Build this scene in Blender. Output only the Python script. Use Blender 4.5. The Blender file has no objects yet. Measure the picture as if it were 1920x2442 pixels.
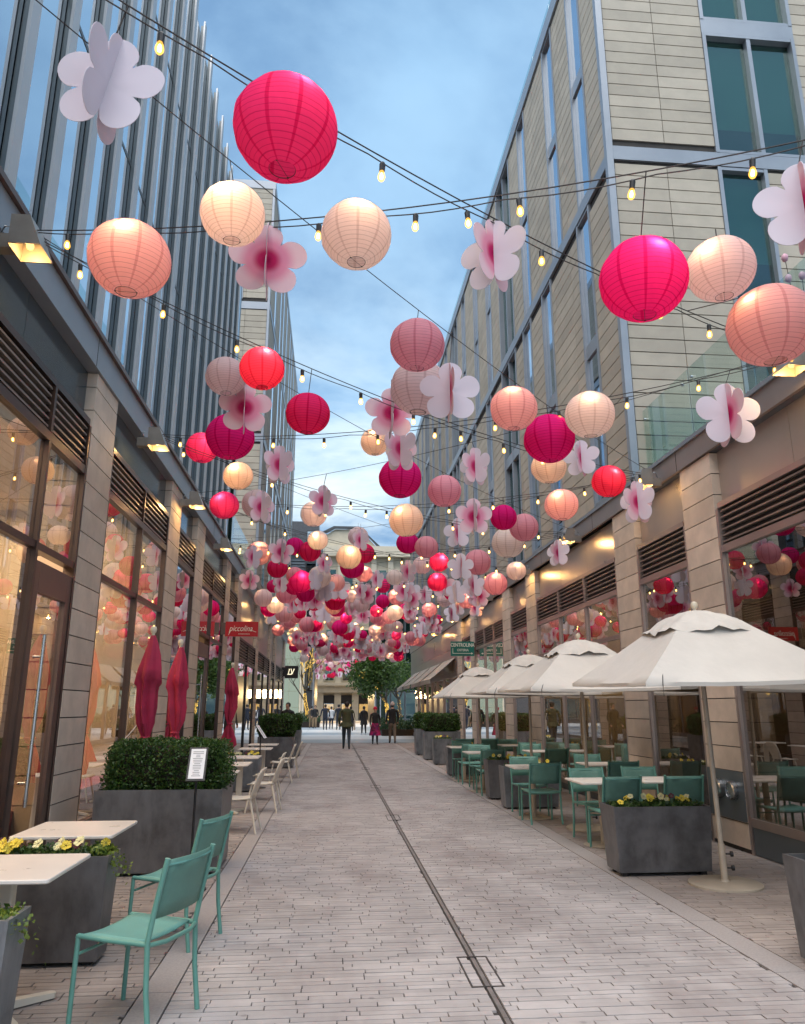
import bpy, math, random
import numpy as np
from mathutils import Vector, Matrix
R = math.radians
random.seed(7)
S = bpy.context.scene
COL = S.collection

# ------------------------------------------------------------------ camera
CAM_H, FPX, PW, PH, VPX, VPY = 1.6, 1800.0, 1920.0, 2442.0, 790.0, 1687.0
_a = Vector(((VPX - PW / 2) / FPX, -(VPY - PH / 2) / FPX, -1.0)).normalized()
PSI = -math.asin(_a.x)
TH = math.atan2(-_a.y, -_a.z)
FW = Vector((math.sin(PSI) * math.cos(TH), math.cos(PSI) * math.cos(TH), math.sin(TH)))
RT = Vector((math.cos(PSI), -math.sin(PSI), 0))
UP = RT.cross(FW)
cd = bpy.data.cameras.new('camera')
cam = bpy.data.objects.new('camera', cd)
COL.objects.link(cam)
cd.sensor_fit = 'HORIZONTAL'
cd.sensor_width = 36
cd.lens = 36 * FPX / PW
cd.clip_start, cd.clip_end = 0.05, 2000
M3 = Matrix((RT, UP, -FW)).transposed()
cam.matrix_world = Matrix.Translation((0, 0, CAM_H)) @ M3.to_4x4()
S.camera = cam


def ray(px, py):
    return FW + RT * ((px - PW / 2) / FPX) + UP * ((PH / 2 - py) / FPX)


# ------------------------------------------------------------------ sky, sun, exposure
SUN_EL, SUN_AZ = R(66), R(212)      # azimuth from +Y towards +X
w = bpy.data.worlds.new('World')
S.world = w
w.use_nodes = True
nt = w.node_tree
nt.nodes.clear()


def N(tree, t, **kw):
    n = tree.nodes.new(t)
    for k, v in kw.items():
        if k.startswith('i_'):
            n.inputs[int(k[2:]) if k[2:].isdigit() else k[2:]].default_value = v
        else:
            setattr(n, k, v)
    return n


def mth(t, op, a, b=None, c=None, clamp=False):
    n = t.nodes.new('ShaderNodeMath')
    n.operation = op
    n.use_clamp = clamp
    for i, v in enumerate((a, b, c)):
        if v is None:
            continue
        if isinstance(v, (int, float)):
            n.inputs[i].default_value = v
        else:
            t.links.new(v, n.inputs[i])
    return n.outputs[0]


def mixc(t, f, a, b, mode='MIX'):
    n = t.nodes.new('ShaderNodeMix')
    n.data_type = 'RGBA'
    n.blend_type = mode
    for s, v in ((n.inputs['Factor'], f), (n.inputs[6], a), (n.inputs[7], b)):
        if isinstance(v, (int, float)):
            s.default_value = v
        elif isinstance(v, (tuple, list)):
            s.default_value = (*v[:3], 1)
        else:
            t.links.new(v, s)
    return n.outputs[2]


def rng(t, v, a, b, c=0.0, d=1.0, smooth=True):
    n = t.nodes.new('ShaderNodeMapRange')
    n.interpolation_type = 'SMOOTHSTEP' if smooth else 'LINEAR'
    t.links.new(v, n.inputs[0])
    for i, x in enumerate((a, b, c, d)):
        n.inputs[i + 1].default_value = x
    return n.outputs[0]


SKY_GAIN = 1.0
sky = N(nt, 'ShaderNodeTexSky', sky_type='NISHITA', sun_disc=False, sun_elevation=SUN_EL, sun_rotation=SUN_AZ,
        altitude=50, air_density=1.0, dust_density=0.6, ozone_density=2.5)
tc = N(nt, 'ShaderNodeTexCoord')
sep = N(nt, 'ShaderNodeSeparateXYZ')
nt.links.new(tc.outputs['Generated'], sep.inputs[0])
zz = mth(nt, 'MAXIMUM', sep.outputs[2], 0.0)
den = mth(nt, 'ADD', zz, 0.16)
cmb = N(nt, 'ShaderNodeCombineXYZ')
nt.links.new(mth(nt, 'DIVIDE', sep.outputs[0], den), cmb.inputs[0])
nt.links.new(mth(nt, 'DIVIDE', sep.outputs[1], den), cmb.inputs[1])
n1 = N(nt, 'ShaderNodeTexNoise', i_Scale=1.35, i_Detail=10.0, i_Roughness=0.60, i_Distortion=0.3)
n2 = N(nt, 'ShaderNodeTexNoise', i_Scale=0.85, i_Detail=6.0, i_Roughness=0.55)
nt.links.new(cmb.outputs[0], n1.inputs['Vector'])
nt.links.new(cmb.outputs[0], n2.inputs['Vector'])
cl = rng(nt, mth(nt, 'ADD', mth(nt, 'MULTIPLY', n1.outputs['Fac'], 0.7), mth(nt, 'MULTIPLY', n2.outputs['Fac'], 0.3)), 0.42, 0.60)
blue = N(nt, 'ShaderNodeVectorMath', operation='SCALE')
nt.links.new(sky.outputs[0], blue.inputs[0])
blue.inputs['Scale'].default_value = 1.0
# soft grey-blue cloud deck: thin paler and thicker darker parts, opening to bright streaks low over the end of the street
lowb = rng(nt, zz, 0.64, 0.24)
deck = mixc(nt, rng(nt, n2.outputs['Fac'], 0.40, 0.60), (0.72, 1.5, 2.65), (2.0, 3.45, 4.95))
deck = mixc(nt, 0.2, deck, blue.outputs[0])
fine = rng(nt, n1.outputs['Fac'], 0.34, 0.70)
deck = mixc(nt, mth(nt, 'MULTIPLY', fine, 0.55), deck, (2.0, 3.2, 4.45))
bright = mixc(nt, lowb, (2.5, 3.8, 5.1), (5.0, 5.5, 5.5))
skyc = mixc(nt, mth(nt, 'MULTIPLY', cl, mth(nt, 'ADD', mth(nt, 'MULTIPLY', lowb, 0.62), 0.25)), deck, bright)
bg = N(nt, 'ShaderNodeBackground')
bg.inputs['Strength'].default_value = 0.066
nt.links.new(skyc, bg.inputs['Color'])
wo = N(nt, 'ShaderNodeOutputWorld')
nt.links.new(bg.outputs[0], wo.inputs[0])

sl = bpy.data.lights.new('sun', 'SUN')
sl.energy = 1.45
sl.angle = R(70)
sl.color = (1.0, 0.93, 0.86)
sun = bpy.data.objects.new('sun', sl)
COL.objects.link(sun)
sd = Vector((math.sin(SUN_AZ) * math.cos(SUN_EL), math.cos(SUN_AZ) * math.cos(SUN_EL), math.sin(SUN_EL)))
sun.rotation_euler = sd.to_track_quat('Z', 'Y').to_euler()
sun.location = (0, 0, 60)

S.view_settings.view_transform = 'Standard'
S.view_settings.look = 'None'
S.view_settings.exposure = 1.75
S.view_settings.gamma = 1
S.view_settings.use_curve_mapping = False
cy = S.cycles
cy.use_denoising = True
cy.max_bounces = 7
cy.diffuse_bounces = 3
cy.glossy_bounces = 3
cy.transmission_bounces = 4
cy.transparent_max_bounces = 12
cy.sample_clamp_indirect = 3.0
cy.caustics_reflective = False
cy.caustics_refractive = False
cy.use_light_tree = True
cy.use_adaptive_sampling = True
cy.adaptive_threshold = 0.015


# ------------------------------------------------------------------ materials
MATS = {}


def newmat(name):
    m = bpy.data.materials.new(name)
    m.use_nodes = True
    t = m.node_tree
    t.nodes.clear()
    o = t.nodes.new('ShaderNodeOutputMaterial')
    MATS[name] = m
    return m, t, o


def pbr(name, col, rough=0.6, metal=0.0, var=0.12, scale=6.0, bump=0.0, bscale=60.0, streak=None, island=0.0,
        col2=None, spec=0.5, coat=0.0, objr=0.0, spots=0.0):
    """procedural principled material: noise variation, optional vertical streaks, per-piece variation, fine bump"""
    m, t, o = newmat(name)
    p = t.nodes.new('ShaderNodeBsdfPrincipled')
    p.inputs['Roughness'].default_value = rough
    p.inputs['Metallic'].default_value = metal
    p.inputs['Specular IOR Level'].default_value = spec
    p.inputs['Coat Weight'].default_value = coat
    g = N(t, 'ShaderNodeNewGeometry')
    vec = g.outputs['Position']
    nz = N(t, 'ShaderNodeTexNoise', i_Scale=scale, i_Detail=6.0, i_Roughness=0.6)
    t.links.new(vec, nz.inputs['Vector'])
    f = nz.outputs['Fac']
    c2 = col2 or tuple(c * 0.55 for c in col)
    dark = tuple(a * (1 - var) for a in col)
    light = tuple(min(1, a * (1 + var)) for a in col)
    c = mixc(t, rng(t, f, 0.3, 0.7), dark, light)
    if streak:
        mp = N(t, 'ShaderNodeMapping')
        mp.inputs['Scale'].default_value = streak
        t.links.new(vec, mp.inputs[0])
        ns = N(t, 'ShaderNodeTexNoise', i_Scale=1.0, i_Detail=5.0, i_Roughness=0.65)
        t.links.new(mp.outputs[0], ns.inputs['Vector'])
        c = mixc(t, rng(t, ns.outputs['Fac'], 0.42, 0.72), c, c2)
    if spots:
        vo = N(t, 'ShaderNodeTexVoronoi', i_Scale=3.2, i_Randomness=1.0)
        t.links.new(vec, vo.inputs['Vector'])
        ns2 = N(t, 'ShaderNodeTexNoise', i_Scale=22.0, i_Detail=3.0)
        t.links.new(vec, ns2.inputs['Vector'])
        dd = mth(t, 'ADD', vo.outputs['Distance'], mth(t, 'MULTIPLY', ns2.outputs['Fac'], 0.10))
        c = mixc(t, rng(t, dd, 0.135, 0.085, 0.0, spots), c, tuple(x * 0.42 for x in col))
    if island:
        s = mth(t, 'ADD', mth(t, 'MULTIPLY', g.outputs['Random Per Island'], 2 * island), 1 - island)
        c = mixc(t, 1.0, c, s, 'MULTIPLY')
    if objr:
        oi = N(t, 'ShaderNodeObjectInfo')
        s = mth(t, 'ADD', mth(t, 'MULTIPLY', oi.outputs['Random'], 2 * objr), 1 - objr)
        c = mixc(t, 1.0, c, s, 'MULTIPLY')
    t.links.new(c, p.inputs['Base Color'])
    rr = mth(t, 'ADD', mth(t, 'MULTIPLY', f, 0.16), rough - 0.08, clamp=True)
    t.links.new(rr, p.inputs['Roughness'])
    if bump:
        nb = N(t, 'ShaderNodeTexNoise', i_Scale=bscale, i_Detail=4.0)
        t.links.new(vec, nb.inputs['Vector'])
        b = N(t, 'ShaderNodeBump', i_Strength=bump, i_Distance=0.01)
        t.links.new(nb.outputs['Fac'], b.inputs['Height'])
        t.links.new(b.outputs[0], p.inputs['Normal'])
    t.links.new(p.outputs[0], o.inputs[0])
    return m


def emis(name, col, strength, sample=True):
    m, t, o = newmat(name)
    e = N(t, 'ShaderNodeEmission')
    e.inputs[0].default_value = (*col, 1)
    e.inputs[1].default_value = strength
    t.links.new(e.outputs[0], o.inputs[0])
    m.cycles.emission_sampling = 'AUTO' if sample else 'NONE'
    return m


def glass(name, tint=(0.8, 0.85, 0.83), gain=1.25, base=0.06, wav=0.0, rough=0.0, gcol=(1, 1, 1), wscale=1.2):
    """thin architectural glazing: tinted see-through plus a Fresnel mirror layer"""
    m, t, o = newmat(name)
    tr = N(t, 'ShaderNodeBsdfTransparent')
    tr.inputs[0].default_value = (*tint, 1)
    gl = N(t, 'ShaderNodeBsdfGlossy')
    gl.inputs[0].default_value = (*gcol, 1)
    gl.inputs['Roughness'].default_value = rough
    fr = N(t, 'ShaderNodeFresnel', i_IOR=1.55)
    g = N(t, 'ShaderNodeNewGeometry')
    f = mth(t, 'ADD', mth(t, 'MULTIPLY', fr.outputs[0], gain), base, clamp=True)
    f = mth(t, 'MULTIPLY', f, mth(t, 'SUBTRACT', 1.0, g.outputs['Backfacing']))   # one mirror layer per pane
    if wav:
        nb = N(t, 'ShaderNodeTexNoise', i_Scale=wscale, i_Detail=1.0)
        t.links.new(g.outputs['Position'], nb.inputs['Vector'])
        b = N(t, 'ShaderNodeBump', i_Strength=wav, i_Distance=0.05)
        t.links.new(nb.outputs['Fac'], b.inputs['Height'])
        t.links.new(b.outputs[0], gl.inputs['Normal'])
    mx = N(t, 'ShaderNodeMixShader')
    t.links.new(f, mx.inputs[0])
    t.links.new(tr.outputs[0], mx.inputs[1])
    t.links.new(gl.outputs[0], mx.inputs[2])
    t.links.new(mx.outputs[0], o.inputs[0])
    return m


def leafmat(name, dark, light, trans=0.25, rough=0.45):
    m, t, o = newmat(name)
    g = N(t, 'ShaderNodeNewGeometry')
    c = mixc(t, g.outputs['Random Per Island'], dark, light)
    nz = N(t, 'ShaderNodeTexNoise', i_Scale=5.0, i_Detail=3.0)
    t.links.new(g.outputs['Position'], nz.inputs['Vector'])
    c = mixc(t, rng(t, nz.outputs['Fac'], 0.35, 0.7, 0.0, 0.6), c, tuple(x * 0.55 for x in dark))
    p = t.nodes.new('ShaderNodeBsdfPrincipled')
    p.inputs['Roughness'].default_value = rough
    t.links.new(c, p.inputs['Base Color'])
    tl = N(t, 'ShaderNodeBsdfTranslucent')
    t.links.new(c, tl.inputs[0])
    mx = N(t, 'ShaderNodeMixShader', i_0=trans)
    t.links.new(p.outputs[0], mx.inputs[1])
    t.links.new(tl.outputs[0], mx.inputs[2])
    t.links.new(mx.outputs[0], o.inputs[0])
    return m


def papermat(name, col, trans=0.6):
    """lantern paper: thin translucent sheet with wire ribs round it and overlapping paper seams from pole to pole"""
    m, t, o = newmat(name)
    tx = N(t, 'ShaderNodeTexCoord')
    sp = N(t, 'ShaderNodeSeparateXYZ')
    t.links.new(tx.outputs['Object'], sp.inputs[0])
    ang = mth(t, 'ARCTAN2', sp.outputs[1], sp.outputs[0])
    fr = mth(t, 'FRACT', mth(t, 'MULTIPLY', mth(t, 'ADD', ang, 4.0), 10 / (2 * math.pi)))
    seam = rng(t, mth(t, 'ABSOLUTE', mth(t, 'SUBTRACT', fr, 0.5)), 0.075, 0.05)
    pol = mth(t, 'ARCCOSINE', mth(t, 'MULTIPLY', sp.outputs[2], 2.12, clamp=False))
    rb = mth(t, 'FRACT', mth(t, 'MULTIPLY', pol, 26 / math.pi))
    rib = rng(t, mth(t, 'ABSOLUTE', mth(t, 'SUBTRACT', rb, 0.5)), 0.09, 0.04)
    g = N(t, 'ShaderNodeNewGeometry')
    nz = N(t, 'ShaderNodeTexNoise', i_Scale=9.0, i_Detail=4.0, i_Roughness=0.6)
    t.links.new(tx.outputs['Object'], nz.inputs['Vector'])
    c = mixc(t, rng(t, nz.outputs['Fac'], 0.3, 0.75, 0, 0.22), col, tuple(x * 0.82 for x in col))
    deep = tuple(x ** 1.35 * 0.82 for x in col)
    c = mixc(t, mth(t, 'MULTIPLY', seam, 0.95), c, deep)
    c = mixc(t, mth(t, 'MULTIPLY', rib, 0.5), c, tuple(x * 0.5 for x in deep))
    oi = N(t, 'ShaderNodeObjectInfo')
    c = mixc(t, 1.0, c, mth(t, 'ADD', mth(t, 'MULTIPLY', oi.outputs['Random'], 0.16), 0.88), 'MULTIPLY')
    df = N(t, 'ShaderNodeBsdfDiffuse')
    tl = N(t, 'ShaderNodeBsdfTranslucent')
    t.links.new(c, df.inputs[0])
    t.links.new(c, tl.inputs[0])
    bn = N(t, 'ShaderNodeTexNoise', i_Scale=16.0, i_Detail=3.0)
    t.links.new(tx.outputs['Object'], bn.inputs['Vector'])
    b = N(t, 'ShaderNodeBump', i_Strength=0.25, i_Distance=0.02)
    t.links.new(bn.outputs['Fac'], b.inputs['Height'])
    t.links.new(b.outputs[0], df.inputs['Normal'])
    mx = N(t, 'ShaderNodeMixShader', i_0=trans)
    t.links.new(df.outputs[0], mx.inputs[1])
    t.links.new(tl.outputs[0], mx.inputs[2])
    t.links.new(mx.outputs[0], o.inputs[0])
    return m


def petalmat(name):
    """flower card: printed pink blush round the centre on one face, plain pale lilac on the other"""
    m, t, o = newmat(name)
    tx = N(t, 'ShaderNodeTexCoord')
    sp = N(t, 'ShaderNodeSeparateXYZ')
    t.links.new(tx.outputs['Object'], sp.inputs[0])
    r2 = mth(t, 'ADD', mth(t, 'MULTIPLY', sp.outputs[0], sp.outputs[0]), mth(t, 'MULTIPLY', sp.outputs[2], sp.outputs[2]))
    r = mth(t, 'SQRT', r2)
    cr = N(t, 'ShaderNodeValToRGB')
    e = cr.color_ramp
    e.interpolation = 'EASE'
    e.elements[0].position, e.elements[0].color = 0.0, (0.36, 0.012, 0.075, 1)
    e.elements[1].position, e.elements[1].color = 0.42, (0.82, 0.59, 0.64, 1)
    x = e.elements.new(0.10)
    x.color = (0.52, 0.03, 0.13, 1)
    x = e.elements.new(0.23)
    x.color = (0.76, 0.30, 0.42, 1)
    t.links.new(r, cr.inputs[0])
    sn = N(t, 'ShaderNodeSeparateXYZ')
    t.links.new(tx.outputs['Normal'], sn.inputs[0])
    front = mth(t, 'GREATER_THAN', mth(t, 'MULTIPLY', sn.outputs[1], -1.0), 0.5)
    c = mixc(t, front, (0.76, 0.69, 0.755), cr.outputs[0])
    df = N(t, 'ShaderNodeBsdfDiffuse')
    tl = N(t, 'ShaderNodeBsdfTranslucent')
    t.links.new(c, df.inputs[0])
    t.links.new(c, tl.inputs[0])
    mx = N(t, 'ShaderNodeMixShader', i_0=0.2)
    t.links.new(df.outputs[0], mx.inputs[1])
    t.links.new(tl.outputs[0], mx.inputs[2])
    t.links.new(mx.outputs[0], o.inputs[0])
    return m


pbr('stone', (0.56, 0.455, 0.37), 0.75, var=0.10, scale=3.5, bump=0.25, bscale=90, objr=0.14)
pbr('terracotta', (0.405, 0.36, 0.29), 0.7, var=0.07, scale=2.5, bump=0.15, bscale=120, objr=0.11, island=0.10)
pbr('joint', (0.045, 0.04, 0.036), 0.85, var=0.2)
pbr('zinc', (0.30, 0.325, 0.36), 0.38, metal=0.4, var=0.07, scale=1.2)
pbr('zinc_dark', (0.13, 0.15, 0.165), 0.4, metal=0.4, var=0.1, scale=1.2)
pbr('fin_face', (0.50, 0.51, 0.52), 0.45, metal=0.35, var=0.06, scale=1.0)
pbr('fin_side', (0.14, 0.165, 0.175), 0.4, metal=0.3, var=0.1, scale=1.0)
pbr('bronze', (0.37, 0.30, 0.275), 0.34, metal=0.6, var=0.09, scale=1.0)
pbr('bronze_dark', (0.14, 0.095, 0.08), 0.38, metal=0.5, var=0.12, scale=2)
pbr('panel_metal', (0.50, 0.425, 0.385), 0.30, metal=0.7, var=0.08, scale=0.8)
pbr('black_frame', (0.018, 0.016, 0.016), 0.4, var=0.2)
pbr('transom_blue', (0.055, 0.075, 0.09), 0.12, metal=0.25, var=0.15, scale=0.8)
pbr('slat', (0.24, 0.195, 0.17), 0.4, metal=0.4, var=0.1)
pbr('steel', (0.55, 0.55, 0.56), 0.28, metal=1.0, var=0.05)
pbr('wire', (0.03, 0.022, 0.02), 0.6, var=0.2)
pbr('socket', (0.02, 0.018, 0.018), 0.5)
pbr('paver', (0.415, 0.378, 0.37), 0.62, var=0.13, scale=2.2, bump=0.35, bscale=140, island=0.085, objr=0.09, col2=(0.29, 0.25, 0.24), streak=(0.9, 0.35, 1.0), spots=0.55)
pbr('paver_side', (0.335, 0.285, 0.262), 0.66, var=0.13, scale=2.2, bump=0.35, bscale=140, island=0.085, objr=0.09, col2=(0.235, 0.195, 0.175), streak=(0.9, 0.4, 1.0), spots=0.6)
pbr('grout', (0.055, 0.046, 0.043), 0.9, var=0.25, scale=30)
pbr('granite', (0.345, 0.31, 0.30), 0.6, var=0.12, scale=60, bump=0.2, bscale=200)
pbr('plaza_light', (0.56, 0.57, 0.57), 0.55, var=0.08, scale=1.5)
pbr('plaza_blue', (0.27, 0.32, 0.36), 0.5, var=0.1, scale=1.5)
pbr('far_pave', (0.36, 0.36, 0.36), 0.6, var=0.1, scale=1)
pbr('drain_metal', (0.21, 0.185, 0.175), 0.5, metal=0.3, var=0.2, scale=9)
pbr('bronze_brown', (0.062, 0.040, 0.034), 0.34, metal=0.45, var=0.12, scale=2)
pbr('slot', (0.06, 0.05, 0.045), 0.6, metal=0.3)
pbr('planter', (0.125, 0.122, 0.126), 0.42, metal=0.45, var=0.3, scale=4, streak=(3.5, 3.5, 1.3), col2=(0.19, 0.19, 0.20), bump=0.1, bscale=30)
pbr('planter_zinc', (0.16, 0.17, 0.185), 0.42, metal=0.45, var=0.3, scale=4, streak=(4, 4, 1.1), col2=(0.27, 0.28, 0.30), bump=0.1, bscale=30)
pbr('soil', (0.03, 0.022, 0.016), 0.95, var=0.4, scale=40, bump=0.8, bscale=60)
pbr('teal', (0.12, 0.30, 0.25), 0.38, var=0.06, scale=8)
pbr('teal_mesh', (0.12, 0.265, 0.22), 0.55, var=0.08, scale=8, bump=0.3, bscale=400)
pbr('teal_seat', (0.135, 0.335, 0.30), 0.5, var=0.06, scale=8, bump=0.15, bscale=500)
pbr('cream_plastic', (0.66, 0.60, 0.51), 0.45, var=0.04, scale=5)
pbr('table_white', (0.78, 0.71, 0.65), 0.3, var=0.03, scale=5)
pbr('pole_beige', (0.42, 0.36, 0.29), 0.45, var=0.08, scale=6)
pbr('canvas', (0.58, 0.545, 0.50), 0.85, var=0.04, scale=3, bump=0.3, bscale=14)
pbr('canvas_wrinkle', (0.56, 0.525, 0.48), 0.85, var=0.06, scale=5, bump=0.8, bscale=9)
pbr('awning_cloth', (0.42, 0.36, 0.30), 0.8, var=0.08, scale=2)
pbr('crimson', (0.37, 0.016, 0.058), 0.75, var=0.16, scale=5, bump=0.5, bscale=16)
pbr('finial', (0.72, 0.64, 0.50), 0.4, var=0.03)
pbr('black', (0.012, 0.012, 0.013), 0.5)
pbr('paper', (0.82, 0.82, 0.84), 0.6, var=0.02)
pbr('ink', (0.22, 0.22, 0.24), 0.7)
pbr('sign_red', (0.46, 0.006, 0.014), 0.35, var=0.04)
pbr('sign_green', (0.012, 0.165, 0.125), 0.35, var=0.05)
pbr('sign_cream', (0.80, 0.78, 0.66), 0.4, var=0.02)
pbr('bark', (0.085, 0.065, 0.05), 0.9, var=0.3, scale=12, bump=0.8, bscale=20)
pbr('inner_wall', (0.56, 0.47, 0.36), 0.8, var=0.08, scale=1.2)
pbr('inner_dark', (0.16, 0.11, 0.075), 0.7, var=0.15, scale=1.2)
pbr('inner_floor', (0.20, 0.13, 0.085), 0.45, var=0.15, scale=2)
pbr('banquette', (0.30, 0.012, 0.06), 0.6, var=0.1)
pbr('limestone', (0.56, 0.49, 0.37), 0.8, var=0.07, scale=1.2)
pbr('limestone_trim', (0.60, 0.53, 0.41), 0.75, var=0.05, scale=2)
pbr('roof_dark', (0.06, 0.065, 0.07), 0.6)
pbr('dark_clad', (0.085, 0.088, 0.095), 0.5, metal=0.3, var=0.15)
pbr('lamp_housing', (0.30, 0.26, 0.22), 0.35, metal=0.6, var=0.08)
pbr('lamp_inner', (0.55, 0.42, 0.25), 0.4, metal=0.6)
pbr('rod', (0.02, 0.02, 0.022), 0.4)
pbr('magnolia', (0.62, 0.34, 0.42), 0.6, var=0.1)
pbr('pansy_yellow', (0.80, 0.62, 0.07), 0.6, var=0.12, scale=60, objr=0.2)
pbr('pansy_cream', (0.80, 0.74, 0.42), 0.6, var=0.12, scale=60)
pbr('pansy_dark', (0.12, 0.03, 0.05), 0.7)
pbr('skin', (0.50, 0.30, 0.22), 0.55, var=0.05)
pbr('hair_dark', (0.02, 0.014, 0.011), 0.6)
pbr('jacket_green', (0.062, 0.068, 0.030), 0.8, var=0.15, scale=9)
pbr('cloth_navy', (0.018, 0.022, 0.038), 0.8, var=0.15, scale=9)
pbr('cloth_black', (0.012, 0.012, 0.014), 0.75, var=0.2, scale=9)
pbr('cloth_denim', (0.03, 0.045, 0.06), 0.8, var=0.15, scale=9)
pbr('cloth_khaki', (0.15, 0.115, 0.085), 0.85, var=0.12, scale=9)
pbr('cloth_white', (0.62, 0.62, 0.64), 0.8, var=0.06)
pbr('cloth_tan', (0.30, 0.20, 0.11), 0.8, var=0.1)
pbr('cloth_magenta', (0.26, 0.006, 0.075), 0.8, var=0.9, scale=7, col2=(0.06, 0.01, 0.10), streak=(7, 7, 4))
pbr('cap_red', (0.55, 0.012, 0.05), 0.8)
pbr('beanie', (0.55, 0.45, 0.43), 0.85, var=0.1, scale=40)
glass('shop_glass_warm', (0.74, 0.72, 0.68), 1.9, 0.16, wav=0.012)
glass('shop_glass', (0.52, 0.52, 0.50), 1.9, 0.16, wav=0.012)
glass('tower_glass', (0.06, 0.08, 0.09), 0.7, 0.56, wav=0.02, gcol=(0.86, 0.93, 1.0), wscale=0.7)
glass('rail_glass', (0.82, 0.90, 0.88), 0.8, 0.05)
glass('green_glass', (0.34, 0.52, 0.47), 0.6, 0.12, wav=0.03, gcol=(0.75, 0.95, 0.92))
leafmat('box_leaf', (0.018, 0.055, 0.010), (0.085, 0.175, 0.028))
leafmat('pansy_leaf', (0.03, 0.075, 0.018), (0.12, 0.20, 0.04))
leafmat('lime_leaf', (0.10, 0.16, 0.02), (0.30, 0.36, 0.05))
leafmat('tree_leaf', (0.03, 0.075, 0.012), (0.12, 0.20, 0.035))
leafmat('shrub_leaf', (0.02, 0.055, 0.018), (0.07, 0.13, 0.04))
emis('bulb_glow', (1.0, 0.68, 0.28), 5.0, False)
emis('lantern_glow', (1.0, 0.53, 0.25), 135.0, True)
emis('fairy_glow', (1.0, 0.62, 0.13), 0.5, False)
emis('flood_glow', (1.0, 0.55, 0.15), 0.9, False)
emis('pendant_glow', (1.0, 0.6, 0.16), 0.9, False)
emis('sign_glow', (1.0, 0.9, 0.62), 0.4, False)
emis('lit_glass', (0.72, 0.88, 0.72), 0.14, True)
emis('lit_shop', (1.0, 0.62, 0.20), 0.32, True)
PAPER = {
    'hot pink': papermat('paper_hotpink', (0.93, 0.065, 0.30)),
    'magenta': papermat('paper_magenta', (0.88, 0.035, 0.30)),
    'crimson': papermat('paper_crimson', (0.92, 0.05, 0.22)),
    'coral': papermat('paper_coral', (0.93, 0.065, 0.17)),
    'rose pink': papermat('paper_rose', (0.90, 0.46, 0.53)),
    'salmon pink': papermat('paper_salmon', (0.92, 0.55, 0.56)),
    'pale pink': papermat('paper_pale', (0.92, 0.73, 0.73)),
    'cream': papermat('paper_cream', (0.92, 0.79, 0.75)),
    'peach': papermat('paper_peach', (0.93, 0.74, 0.62)),
}
petalmat('petal_card')
m_, t_, o_ = newmat('bulb_glass')
tr_ = N(t_, 'ShaderNodeBsdfTransparent')
tr_.inputs[0].default_value = (1.0, 0.86, 0.55, 1)
em_ = N(t_, 'ShaderNodeEmission')
em_.inputs[0].default_value = (1.0, 0.50, 0.10, 1)
em_.inputs[1].default_value = 0.34
ad_ = N(t_, 'ShaderNodeAddShader')
t_.links.new(tr_.outputs[0], ad_.inputs[0])
t_.links.new(em_.outputs[0], ad_.inputs[1])
t_.links.new(ad_.outputs[0], o_.inputs[0])
m_.cycles.emission_sampling = 'NONE'
pbr('pane_brightener', (0.42, 0.52, 0.47), 0.8, var=0.06, scale=1.5)  # pale green-grey tone made up to brighten the green end-face windows


# ------------------------------------------------------------------ mesh helpers
def tag(o, label=None, cat=None, group=None, kind=None):
    if label:
        o['label'] = label
    if cat:
        o['category'] = cat
    if group:
        o['group'] = group
    if kind:
        o['kind'] = kind
    return o


ORG = {}


def empty(name, loc=(0, 0, 0), rz=0.0):
    o = bpy.data.objects.new(name, None)
    o.empty_display_size = 0.1
    o.location = loc
    o.rotation_euler = (0, 0, rz)
    COL.objects.link(o)
    ORG[o.name] = Vector(loc)
    return o


def org(o):
    return ORG.get(o.name, Vector((0, 0, 0))) if o else Vector((0, 0, 0))


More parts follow.
